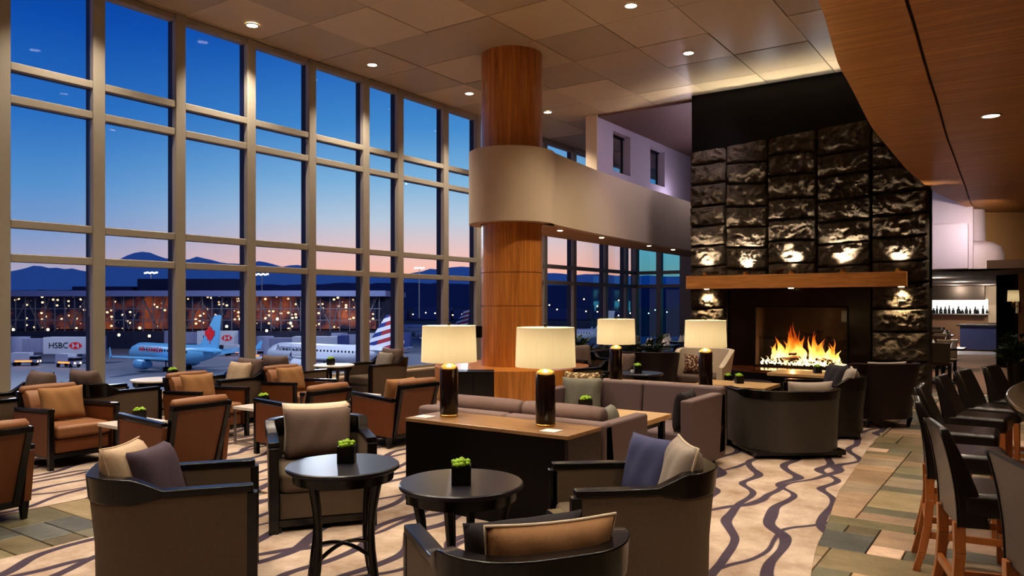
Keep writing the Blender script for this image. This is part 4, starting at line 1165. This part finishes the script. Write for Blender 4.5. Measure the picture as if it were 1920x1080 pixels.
for x, y in ((-9.9,5.0),(-9.9,2.4),(-4.95,7.7),(-4.95,5.2),(-4.95,2.6),(-7.4,1.0),(-7.4,3.6),(-7.4,6.1),(-2.6,2.0),(-2.6,4.6),(-2.4,7.2),(-2.5,10.0),(-4.9,.4),(-2.4,-.4)):
    put('down', make_down, 'round lit downlight in the tiled ceiling over the near half of the lounge', (x, y, CEIL-.008), 0, 'ceiling downlights out of view'); spot((x, y, CEIL-.06), 330*KW)
p = cp(1858, 8.43)
put('down', make_down, 'small lit downlight in the timber soffit over the bar', (p.x, p.y, 3.748), 0); spot((p.x, p.y, 3.70), 110*KW, 100)
for x, y in ((-.3,6.6),(-.15,4.6),(.3,2.6),(-.55,12.2),(-.9,15.2)): spot((x, y, 3.72), 120*KW, 105)
for i, (u, v) in enumerate(((1050,435),(1128,448),(1217,463),(1262,470))):
    D = (ZB-EYE)*F/(HZ-v); p = cp(u, D, ZB+.02)
    put('downs', make_downs, ('first','second','third','fourth')[i] + ' tiny downlight under the balcony, counting from the column', (p.x, p.y, ZB+.022), 0, 'downlights under the balcony'); spot((p.x, p.y, ZB), 60, 100)
for yy in (5.2, 6.9, 8.4): spot((1.0, yy, 2.9), 70, 80, (1,.72,.42), .9, .05, (-1,0,-1.25))
# mantel uplights and downlights
def make_up():
    t = thing('mantel_uplight', '', 'uplight')
    MB().lathe([(.05,0),(.055,.01),(.055,.06),(.045,.06)], 20, cap=False).build('housing', M['brass'], t, smooth=40)
    MB().lathe([(.045,.045),(.005,.045)], 16).build('lens', M['led'], t)
    return t

for i, u in enumerate((1322,1398,1483,1580,1685)):
    k = (u-960)/F; yy = FY-.26; x = yy*(-.568+.823*k)/(.823+.568*k)
    put('up', make_up, ('leftmost','second','middle','fourth','rightmost')[i] + ' lit uplight on the fireplace mantel', (x, yy, 2.236), 0, 'uplights on the mantel')
    spot((x, yy+.02, 2.31), 330*KW if i in (1,2,3) else 180*KW, 84, (1,.88,.70), 1, .03, (0,.30,1))
for u, lb in ((1325,'left'),(1483,'middle'),(1690,'right')):
    k = (u-960)/F; yy = FY-.24; x = yy*(-.568+.823*k)/(.823+.568*k)
    put('downs', make_downs, lb + ' small downlight under the mantel', (x, yy, 1.962), 0, 'downlights under the mantel')
    if lb != 'middle': spot((x, yy, 1.94), 150*KW, 90, (1,.8,.5), 1, .03, (0,.4,-1))
point((hx-.2, FY+.25, .80), 45, (1,.5,.18), .015); point((hx+.3, FY+.25, .62), 25, (1,.5,.18), .015)
for (x, y), _ in lamps:
    point((x, y, .72+.62), 11, (1,.80,.52), .05)
# cove light on top of the stonework, washing the ceiling
for x in (-5.3,-4.3,-3.3,-2.4): spot((x, FY-.15, 5.15), 12, 140, (.82,.90,1), .9, .08, (0,-.45,1))
# restaurant lights, then added fill for walls, bulkhead, kitchen and mezzanine
for lat, D in ((9.3,16.2),(10.5,20),(11.5,24),(14.5,27),(17,29.5)): spot(cl(lat, D, 2.40), 150, 130)
point((-2.9, 16.4, 4.4), 17, (.88,.86,1), .02)  # lamp added out of sight behind the fireplace to brighten the lilac wall
q_ = cp(1900, 14.6, 3.4); spot(q_, 130, 110, (1,.84,.62), 1, .05, (FW.x, FW.y, -.35))  # fill lamp added to light the tan bulkhead
q_ = cp(1850, 14.9, 3.2); spot(q_, 45, 80, (.92,.86,1), 1, .03, (FW.x, FW.y, -.05))  # lilac fill lamp added for the drum
for u, D, w_ in ((1790,30.2,60),(1850,29.8,60),(1800,26,60),(1760,22,40)): point(cp(u, D, 2.3), w_, (1,.93,.82), .02);  # fill lamps added to brighten the kitchen and dining area
point((-7.9, 19.5, 4.6), 12, (.86,.8,1), .02); point((-6.4, 18.6, 5.2), 34, (.9,.82,1), .02); point((-6.4, 16.6, 5.2), 16, (.9,.82,1), .02); spot((-4.3, 14.0, 5.6), 170, 95, (.92,.82,1), .9, .25, (-1,.42,-.55))  # unseen lamps added to light the mezzanine wall and parapet
# ================================================================ THE AIRPORT OUTSIDE (apron about 12 m below)
GZ = -12.25
CV = CY                                           # local x to the right, local y away from the lounge
struct(MB().prism([tuple(cl(-900,14)[:2]), tuple(cl(-11,17.5)[:2]), tuple(cl(5,28)[:2]), tuple(cl(1600,40)[:2]), tuple(cl(2500,2600)[:2]), tuple(cl(-2500,2600)[:2])], GZ-1, GZ).build('apron', plain('apron_concrete', s(132,134,146), .55, var=.25, scale=.06)))
struct(MB().prism([tuple(cl(-2600,330)[:2]), tuple(cl(2600,330)[:2]), tuple(cl(9000,9000)[:2]), tuple(cl(-9000,9000)[:2])], GZ, GZ+.2).build('airfield', plain('dark_grass', s(38,44,66), .9, var=.4, scale=.01)))
# mountains: two ridges, silhouettes of real depth, lightened by a glow put into their material
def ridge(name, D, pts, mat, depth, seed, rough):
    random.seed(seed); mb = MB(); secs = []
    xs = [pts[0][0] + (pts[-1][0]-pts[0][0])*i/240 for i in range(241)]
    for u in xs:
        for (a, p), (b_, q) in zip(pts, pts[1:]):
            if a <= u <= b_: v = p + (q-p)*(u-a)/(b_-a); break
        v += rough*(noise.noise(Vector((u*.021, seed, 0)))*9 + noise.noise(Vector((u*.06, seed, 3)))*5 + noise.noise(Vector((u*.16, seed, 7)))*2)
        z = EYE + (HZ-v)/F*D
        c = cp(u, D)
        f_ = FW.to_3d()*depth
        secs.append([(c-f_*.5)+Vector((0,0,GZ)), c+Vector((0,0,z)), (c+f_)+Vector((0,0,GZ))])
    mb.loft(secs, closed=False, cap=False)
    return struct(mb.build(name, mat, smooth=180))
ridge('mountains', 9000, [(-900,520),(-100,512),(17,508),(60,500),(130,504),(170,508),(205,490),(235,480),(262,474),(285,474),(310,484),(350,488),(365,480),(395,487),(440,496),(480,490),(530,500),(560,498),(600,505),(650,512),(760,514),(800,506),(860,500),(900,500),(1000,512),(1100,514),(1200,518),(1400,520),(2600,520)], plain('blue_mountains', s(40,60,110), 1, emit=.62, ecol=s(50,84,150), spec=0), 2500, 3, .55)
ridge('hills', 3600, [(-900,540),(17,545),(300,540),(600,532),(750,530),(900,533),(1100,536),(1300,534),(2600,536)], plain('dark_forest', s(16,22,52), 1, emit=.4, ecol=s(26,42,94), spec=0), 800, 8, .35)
# terminal pier across the apron
tD = 240.0
def lx(u, D=tD): return (u-960)/F*D
t = thing('terminal_building', 'long glass airport pier under a flat pale roof across the apron', 'terminal', (0,0,0), CV)
x0, x1 = lx(-260), lx(716)
MB().box(x0-3, x1+2, tD-5, tD+40, 4.2, 6.0).build('roof', plain('roof_panel', s(120,128,170), .5), t)
m, nt, b = nodes('lit_interior'); tc = N(nt, 'ShaderNodeTexCoord')
vo = N(nt, 'ShaderNodeTexVoronoi', i_Scale=.8); mp = N(nt, 'ShaderNodeMapping'); mp.inputs['Scale'].default_value = (1,.05,1.3); L(nt, tc.outputs['Object'], mp.inputs[0]); L(nt, mp.outputs[0], vo.inputs['Vector'])
nz = N(nt, 'ShaderNodeTexNoise', i_Scale=.12, i_Detail=4.0); L(nt, tc.outputs['Object'], nz.inputs['Vector'])
rp = N(nt, 'ShaderNodeValToRGB'); e = rp.color_ramp.elements; e[0].position=.48; e[0].color=s(24,26,56); e[1].position=.78; e[1].color=s(220,116,60); L(nt, nz.outputs['Fac'], rp.inputs[0])
sx = N(nt, 'ShaderNodeSeparateColor'); L(nt, vo.outputs['Color'], sx.inputs[0])
L(nt, rp.outputs[0], b.inputs['Base Color']); 
dots = MA(nt, 'MULTIPLY', MA(nt, 'MULTIPLY', MA(nt, 'GREATER_THAN', sx.outputs[0], .74), sx.outputs[1]), MA(nt, 'LESS_THAN', vo.outputs['Distance'], .36))
L(nt, MIX(nt, dots, rp.outputs[0], s(255,214,160)), b.inputs['Emission Color'])
L(nt, MA(nt, 'ADD', MA(nt, 'MULTIPLY', dots, 1.9), .30), b.inputs['Emission Strength'])
MB().box(x0, x1-3, tD+6, tD+7, GZ+6, 4.2).build('lit_interior', m, t)
MB().box(x0, x1, tD+7, tD+36, GZ, 4.2).box(x0, x1-.5, tD-2, tD+8, GZ, GZ+5.5).build('walls', plain('dark_cladding', s(34,38,66), .6), t)
g = MB(); k = x0; i = 0
while k < x1:
    g.box(k-.12, k+.12, tD-1.2, tD-.9, GZ+5.5, 4.2)
    if i % 3 == 0:
        d = 1 if (i//3) % 2 else -1
        g.bar((k, tD+2, GZ+6), (k+d*5, tD+2, 4.0), .35); g.bar((k, tD+2, GZ+6), (k-d*2.5, tD+2, 4.0), .25)
    k += 3.1; i += 1
for z in (GZ+9, GZ+12.6): g.box(x0, x1, tD-1.2, tD-.9, z-.12, z+.12)
g.build('facade_frame', plain('facade_steel', s(126,120,130), .5), t)
MB().box(lx(270,280), lx(452,280), 275, 290, 0, 11).build('plant_room', plain('dark_tower', s(22,28,70), .7), t)
MB().box(lx(150,280), lx(260,280), 275, 290, 0, 8.2).build('plant_room', plain('dark_tower_low', s(26,34,80), .7), t)
# floodlight masts
def make_mast():
    t = thing('floodlight_mast', '', 'floodlight')
    MB().lathe([(.35,GZ),(.18,15)], 10).build('pole', M['steel'], t)
    h = MB()
    for k in range(6): h.cbox((-2.5+k, 0, 15.4+.25*(k%2)), (.7,.5,.6))
    h.build('lamp_head', emis('flood', s(255,250,240), 8), t)
    return t

for u, D, v, lb in ((283,330,512,'lit floodlight mast above the dark block on the terminal roof'), (491,330,515,'lit floodlight mast over the terminal, left of centre'), (786,420,503,'lit floodlight mast beyond the end of the terminal')):
    c = cp(u, D, EYE+(HZ-v)/F*D-15.4); put('mast', make_mast, lb, c, CV, 'floodlight masts')
# airliners
def text(body, size, mat, parent, loc, rot, name='lettering', ext=.01):
    cu = bpy.data.curves.new(name, 'FONT'); cu.body = body; cu.size = size; cu.extrude = ext; cu.align_x = 'CENTER'; cu.align_y = 'CENTER'
    cu.materials.append(mat); o = bpy.data.objects.new(name, cu); COL.objects.link(o); o.location = loc; o.rotation_euler = rot
    me = bpy.data.meshes.new_from_object(o, depsgraph=bpy.context.evaluated_depsgraph_get()); bpy.data.objects.remove(o)
    o = bpy.data.objects.new(name, me); COL.objects.link(o); o.parent = parent; o.location = loc; o.rotation_euler = rot
    return o
def wingmb(root_x0, root_x1, tip_x0, tip_x1, y0, y1, z0, z1, th):
    return MB().add([(y0,root_x0,z0-th),(y0,root_x1,z0-th*.4),(y0,root_x1,z0+th*.4),(y0,(root_x0*.65+root_x1*.35),z0+th),
                     (y1,tip_x0,z1-th*.3),(y1,tip_x1,z1-th*.2),(y1,tip_x1,z1+th*.2),(y1,(tip_x0*.65+tip_x1*.35),z1+th*.3)],
                    [(0,1,2,3),(7,6,5,4),(0,4,5,1),(1,5,6,2),(2,6,7,3),(3,7,4,0)])
def airliner(label, loc, phi, body, fin, engine, ln=34.0, grp=None):
    """local +y is the nose"""
    t = thing('airliner', label, 'airplane', loc, face(phi), grp); r = 2.0; zc = 3.6; h = ln/2
    prof = [(.02,h),(.5,h-.25),(1.05,h-1.0),(1.55,h-2.2),(1.9,h-4),(2.0,h-6),(2.0,-h+11),(1.85,-h+8),(1.4,-h+4.5),(.75,-h+1.6),(.25,-h)]
    mb = MB(); secs = []
    for rr, y in prof:
        up = max(0, (-h+11-y))/11*1.05; dn = -max(0,(y-h+4))/4*.45
        secs.append([(rr*math.cos(a*PI/14), y, zc+up+dn+rr*math.sin(a*PI/14)) for a in range(28)])
    mb.loft(secs).build('fuselage', body, t, smooth=60)
    wn = MB()
    for sg in (1,-1):
        for k in range(int(ln-14)): 
            wn.box(sg*1.9, sg*1.975, h-7.2-k*.98, h-6.85-k*.98, zc+.45, zc+.85)
    wn.build('cabin_windows', M['black'], t)
    MB().box(-.85,.85,h-2.3,h-1.75,zc+.55,zc+.98).build('cockpit_window', M['black'], t)
    for sg in (1,-1):
        wingmb(3.6,-2.6,-5.5,-7.0, sg*1.5, sg*16.5, zc-1.2, zc+.5, .42).build('wing', body, t)
        MB().bar((sg*16.4,-6.2,zc+.4),(sg*16.9,-6.9,zc+2.2),.15,1.4,.08,.5).build('winglet', fin, t)
        e = MB(); e.loft([[(sg*5.4+rr*math.cos(a*PI/10), y, zc-2.0+rr*math.sin(a*PI/10)) for a in range(20)] for rr, y in ((.85,4.6),(1.12,4.3),(1.2,3.0),(1.1,1.2),(.7,-.2))])
        eo = e.build('engine', engine, t, smooth=60)
        MB().loft([[(sg*5.4+rr*math.cos(a*PI/8), 4.62, zc-2.0+rr*math.sin(a*PI/8)) for a in range(16)] for rr in (.8,.05)], cap=False).build('intake', M['black'], eo)
        wingmb(-h+4.6,-h+1.6,-h+1.6,-h+.2, sg*.6, sg*6.2, zc+.9, zc+1.5, .2).build('tailplane', body, t)
    MB().add([(-.22,-h+7.4,zc+1.6),(-.22,-h+1.2,zc+1.2),(-.08,-h+.1,11.8),(-.08,-h+2.2,11.8),(.22,-h+7.4,zc+1.6),(.22,-h+1.2,zc+1.2),(.08,-h+.1,11.8),(.08,-h+2.2,11.8)],
             [(0,1,2,3),(7,6,5,4),(0,4,5,1),(1,5,6,2),(2,6,7,3),(3,7,4,0)]).build('fin', fin, t)
    for x, y in ((0,h-5),(2.6,-1.5),(-2.6,-1.5)):
        g = MB().lathe([(.12,.5),(.12,zc-1.2)], 8, (x,y,0))
        for q in (-.25,.25): g.loft([[(x+q+k, y+.5*math.cos(a*PI/7), .5+.5*math.sin(a*PI/7)) for a in range(14)] for k in (-.14,.14)])
        g.build('landing_gear', M['black'], t)
    return t
pal = lambda n, c, e=.0: plain(n, s(*c), .35, emit=e) if e else plain(n, s(*c), .35)
ice = pal('ice_blue_paint', (120,186,226)); wht = pal('white_aircraft_paint', (220,222,232)); navy = pal('navy_paint', (24,36,90))
def port(o, z, ln):                                # rotation that reads along the left side of the body
    return (R(90), 0, R(-90))
a1 = airliner('ice blue airliner with a red maple leaf on its tail, at the gate', cl(-71.5, 160, GZ), -55, ice, ice, ice, 33.8)
red = plain('emblem_red', s(210,30,34), .5, emit=.15)
text('AIR CANADA', 1.5, red, a1, (-2.04, 5.4, 4.3), port(0,0,0))
LEAF = [(0,1),(.18,.66),(.42,.78),(.33,.36),(.62,.55),(.70,.38),(1,.42),(.88,.12),(1,0),(.46,-.40),(.52,-.62),(.06,-.56),(.07,-1),(-.07,-1),(-.06,-.56),(-.52,-.62),(-.46,-.40),(-1,0),(-.88,.12),(-1,.42),(-.70,.38),(-.62,.55),(-.33,.36),(-.42,.78),(-.18,.66)]
lf = MB().add([(-.26,-33.8/2+3.6+x*1.75,7.9+y*1.9) for x, y in LEAF], [tuple(range(len(LEAF)))]).add([(.26,-33.8/2+3.6+x*1.75,7.9+y*1.9) for x, y in LEAF], [tuple(range(len(LEAF)))])
lf.build('emblem', red, a1)
m, nt, b = nodes('striped_fin'); tc = N(nt, 'ShaderNodeTexCoord'); sp = N(nt, 'ShaderNodeSeparateXYZ'); L(nt, tc.outputs['Object'], sp.inputs[0])
q = MA(nt, 'FRACT', MA(nt, 'MULTIPLY', MA(nt, 'ADD', sp.outputs[2], MA(nt, 'MULTIPLY', sp.outputs[1], .25)), .62))
side = MA(nt, 'GREATER_THAN', MA(nt, 'ADD', sp.outputs[1], MA(nt, 'MULTIPLY', sp.outputs[2], .55)), -10.2)
stripe = MIX(nt, MA(nt, 'GREATER_THAN', q, .5), s(226,226,234), MIX(nt, side, s(170,50,60), s(40,60,130)))
L(nt, stripe, b.inputs['Base Color'])
a2_ = airliner('white airliner with red and blue striped tail, right of the ice blue one', cl(-38.9, 160, GZ), -60, wht, m, wht, 36)
text('American', 1.9, plain('grey_letter', s(90,96,120), .5), a2_, (-2.03, 9.5, 4.55), port(0,0,0))
airliner('distant white airliner with a striped red and blue tail, left of the column lamp', cl(-33, 315, GZ), -62, wht, m, wht, 36)
airliner('distant white airliner with a dark blue tail, just left of the column', cl(-15, 235, GZ), -25, wht, navy, wht, 36)
airliner('distant white airliner seen through the windows right of the column', cl(17, 262, GZ), -70, wht, wht, wht, 38)
# passenger bridges
bm_ = plain('bridge_panel', s(150,150,176), .55); wm_ = plain('bridge_white', s(206,204,214), .5)
def bridge(label, lat, D, w, words=True, zc=-8.0):
    t = thing('passenger_bridge', label, 'jet bridge', cl(lat, D, 0), CV, 'jet bridges')
    g = MB().box(-w*.5, -w*.12, 0, 3, zc-1.6, zc+1.6)
    for k in range(int(w*.38/.6)): g.box(-w*.5+k*.6, -w*.5+k*.6+.12, -.08, 0, zc-1.6, zc+1.6)
    g.build('corrugated_tunnel', bm_, t)
    MB().box(-w*.14, w*.42, -.4, 3.4, zc-1.95, zc+1.95).build('tunnel', wm_, t)
    MB().box(w*.42, w*.52, -.9, 3.9, zc-2.3, zc+2.2).build('cab', plain('bridge_cab', s(60,72,130), .6), t)
    g = MB(); g.box(w*.2, w*.2+1.2, .6, 2.4, GZ, zc-1.9); g.box(w*.2-1, w*.2+2.2, -.5, 3.5, GZ+.2, GZ+1.3)
    g.build('wheel_column', bm_, t)
    MB().lathe([(2.3,GZ),(2.3,zc+2)], 20, (-w*.5,1.5,0)).build('rotunda', bm_, t, smooth=40)
    if words:
        text('HSBC', 1.9, M['black'], t, (w*.05, -.45, zc), (R(90),0,0))
        hx_ = MB(); X = w*.26
        for sg in (1,-1):
            hx_.add([(X+sg*1.6,-.44,zc),(X+sg*.8,-.44,zc+.8),(X+sg*.8,-.44,zc-.8)], [(0,1,2)])
            hx_.add([(X,-.44,zc),(X+.8,-.44,zc+sg*.8),(X-.8,-.44,zc+sg*.8)], [(0,1,2)])
        hx_.build('emblem', red, t)
    return t
bridge('white passenger bridge with dark lettering at the far left', lx(104,178), 178, 19)
bridge('white passenger bridge with dark lettering behind the ice blue tail', lx(390,212), 212, 21, zc=-7.7)
bridge('pale passenger bridge behind the white airliner', lx(570,205), 205, 22, False, zc=-9)
bridge('pale passenger bridge at the end of the terminal', lx(700,215), 215, 20, False, zc=-8.5)
# service vehicles
def make_truck():
    t = thing('service_truck', '', 'truck')
    MB().box(-2.6,1.2,-1.1,1.1,.9,3.0).build('box_body', wm_, t); MB().box(1.3,2.8,-1.1,1.1,.7,2.3).build('cab', bm_, t)
    MB().box(1.35,2.85,-1.12,1.12,1.5,2.1).build('windscreen', M['black'], t)
    for x in (-1.8,1.9):
        for sg in (1,-1): MB().loft([[(x+.45*math.cos(a*PI/7), sg*1.0+k, .45+.45*math.sin(a*PI/7)) for a in range(14)] for k in (-.12,.12)]).build('wheel', M['black'], t)
    MB().cbox((2.86,.7,1.0),(.06,.3,.25)).cbox((2.86,-.7,1.0),(.06,.3,.25)).build('headlamp', emis('headlamp', s(255,190,120), 14), t)
    MB().cbox((0,-1.13,1.1),(3.5,.04,.3)).build('marker_light', emis('marker', s(255,120,50), 3), t)
    return t

for u, D, a, lb in ((48,172,10,'service truck under the far left passenger bridge'), (128,168,-20,'service truck parked right of the bridge column at far left'), (470,190,40,'service truck between the two airliners'), (502,158,15,'service truck at the nose of the white airliner'), (440,205,0,'service truck behind the ice blue tail'), (752,240,20,'service truck beyond the end of the terminal'), (705,185,0,'service truck near the tail of the white airliner')):
    c = cp(u, D, GZ); put('truck', make_truck, lb, c, CV+R(a), 'service trucks on the apron')
# far field lights
def flight(): return tag(MB().ball((0,0,0), .5, None, 8).build('field_light', emis('field_lamp', s(255,210,150), 14)), '', 'light')

def flight2(): return tag(MB().ball((0,0,0), .42, None, 8).build('terminal_light', emis('terminal_lamp', s(255,200,130), 8)), '', 'light')
random.seed(12)
spots_ = [(u+random.uniform(-6,6), random.uniform(578,592)) for u in range(720, 1260, 19)] + [(1030,572),(1095,561),(1160,563),(1185,569),(1120,574)]
for u, v in spots_:
    D = 620; put('fl', flight, 'tiny warm light far out across the airfield', cp(u, D, EYE+(HZ-v)/F*D), 0, 'airfield lights')
for u, v, k in ((25,618,1),(90,618,1),(223,628,1),(280,630,1),(262,615,1),(425,612,1),(450,598,1),(520,598,1),(500,620,1),(545,606,1),(450,640,1)):
    D = 232; put('fl2', flight2, 'warm floodlight along the foot of the terminal', cp(u, D, EYE+(HZ-v)/F*D), 0, 'lights along the terminal')
t = thing('hangar', 'low blue grey hangars far out beyond the runway', 'hangar', (0,0,0), CV)
for k, (u0, u1, hh) in enumerate(((705,762,9),(775,845,11),(850,905,9),(1020,1100,10),(1115,1180,8))):
    MB().box(lx(u0,700), lx(u1,700), 700, 730, GZ, GZ+hh).build('hangar_block', plain('hangar_wall', s(90,104,160), .7), t)
for lat, D, z, w in ((-70,130,18,9000),(-35,140,18,9000),(-110,170,18,7000),(-10,200,20,9000),(-60,205,16,8000)): point(cl(lat, D, z), w*2.6, (.82,.9,1), .3)

# ================================================================ SKY, CAMERA
w = bpy.data.worlds.new('dusk'); SC.world = w; w.use_nodes = True; nt = w.node_tree
bg = nt.nodes['Background']; tc = N(nt, 'ShaderNodeTexCoord'); sp = N(nt, 'ShaderNodeSeparateXYZ'); L(nt, tc.outputs['Generated'], sp.inputs[0])
def ramp(st_):
    r_ = N(nt, 'ShaderNodeValToRGB'); e = r_.color_ramp.elements
    e[0].position = st_[0][0]; e[0].color = s(*st_[0][1]); e[1].position = st_[-1][0]; e[1].color = s(*st_[-1][1])
    for p, c in st_[1:-1]: x = e.new(p); x.color = s(*c)
    L(nt, MA(nt, 'MULTIPLY', MA(nt, 'MAXIMUM', sp.outputs[2], 0.0), 2.0), r_.inputs[0]); return r_.outputs[0]
cool = ramp([(0,(188,162,172)),(.10,(160,160,184)),(.16,(128,152,190)),(.27,(90,142,192)),(.42,(50,114,182)),(.62,(18,82,164)),(.78,(10,58,140)),(1,(8,34,100))])
warm = ramp([(0,(250,176,140)),(.07,(246,182,158)),(.14,(226,190,184)),(.22,(182,196,208)),(.32,(130,176,208)),(.45,(78,142,196)),(.62,(40,106,180)),(.80,(16,64,148)),(1,(8,34,100))])
wd = cl(.12, 1).normalized()
vm = N(nt, 'ShaderNodeVectorMath', operation='DOT_PRODUCT'); L(nt, tc.outputs['Generated'], vm.inputs[0]); vm.inputs[1].default_value = wd
mr = N(nt, 'ShaderNodeMapRange', interpolation_type='SMOOTHSTEP'); L(nt, vm.outputs['Value'], mr.inputs[0]); mr.inputs[1].default_value = .76; mr.inputs[2].default_value = .99
L(nt, MIX(nt, mr.outputs[0], cool, warm), bg.inputs[0]); bg.inputs[1].default_value = 1.0
cam = bpy.data.cameras.new('camera'); co = bpy.data.objects.new('camera', cam); COL.objects.link(co); SC.camera = co
cam.sensor_width = 36; cam.lens = 36*F/1920; cam.shift_y = (HZ-540)/1920; cam.clip_end = 30000; cam.clip_start = .05
co.location = (0,0,EYE); co.rotation_euler = (R(90), 0, CY)
SC.view_settings.view_transform = 'Standard'; SC.view_settings.look = 'None'; SC.view_settings.exposure = 0.0
SC.cycles.max_bounces = 8; SC.cycles.transparent_max_bounces = 16; SC.cycles.sample_clamp_indirect = 6; SC.cycles.caustics_reflective = False; SC.cycles.caustics_refractive = False
SC.cycles.use_denoising = True
SC.view_settings.look = 'Medium High Contrast'
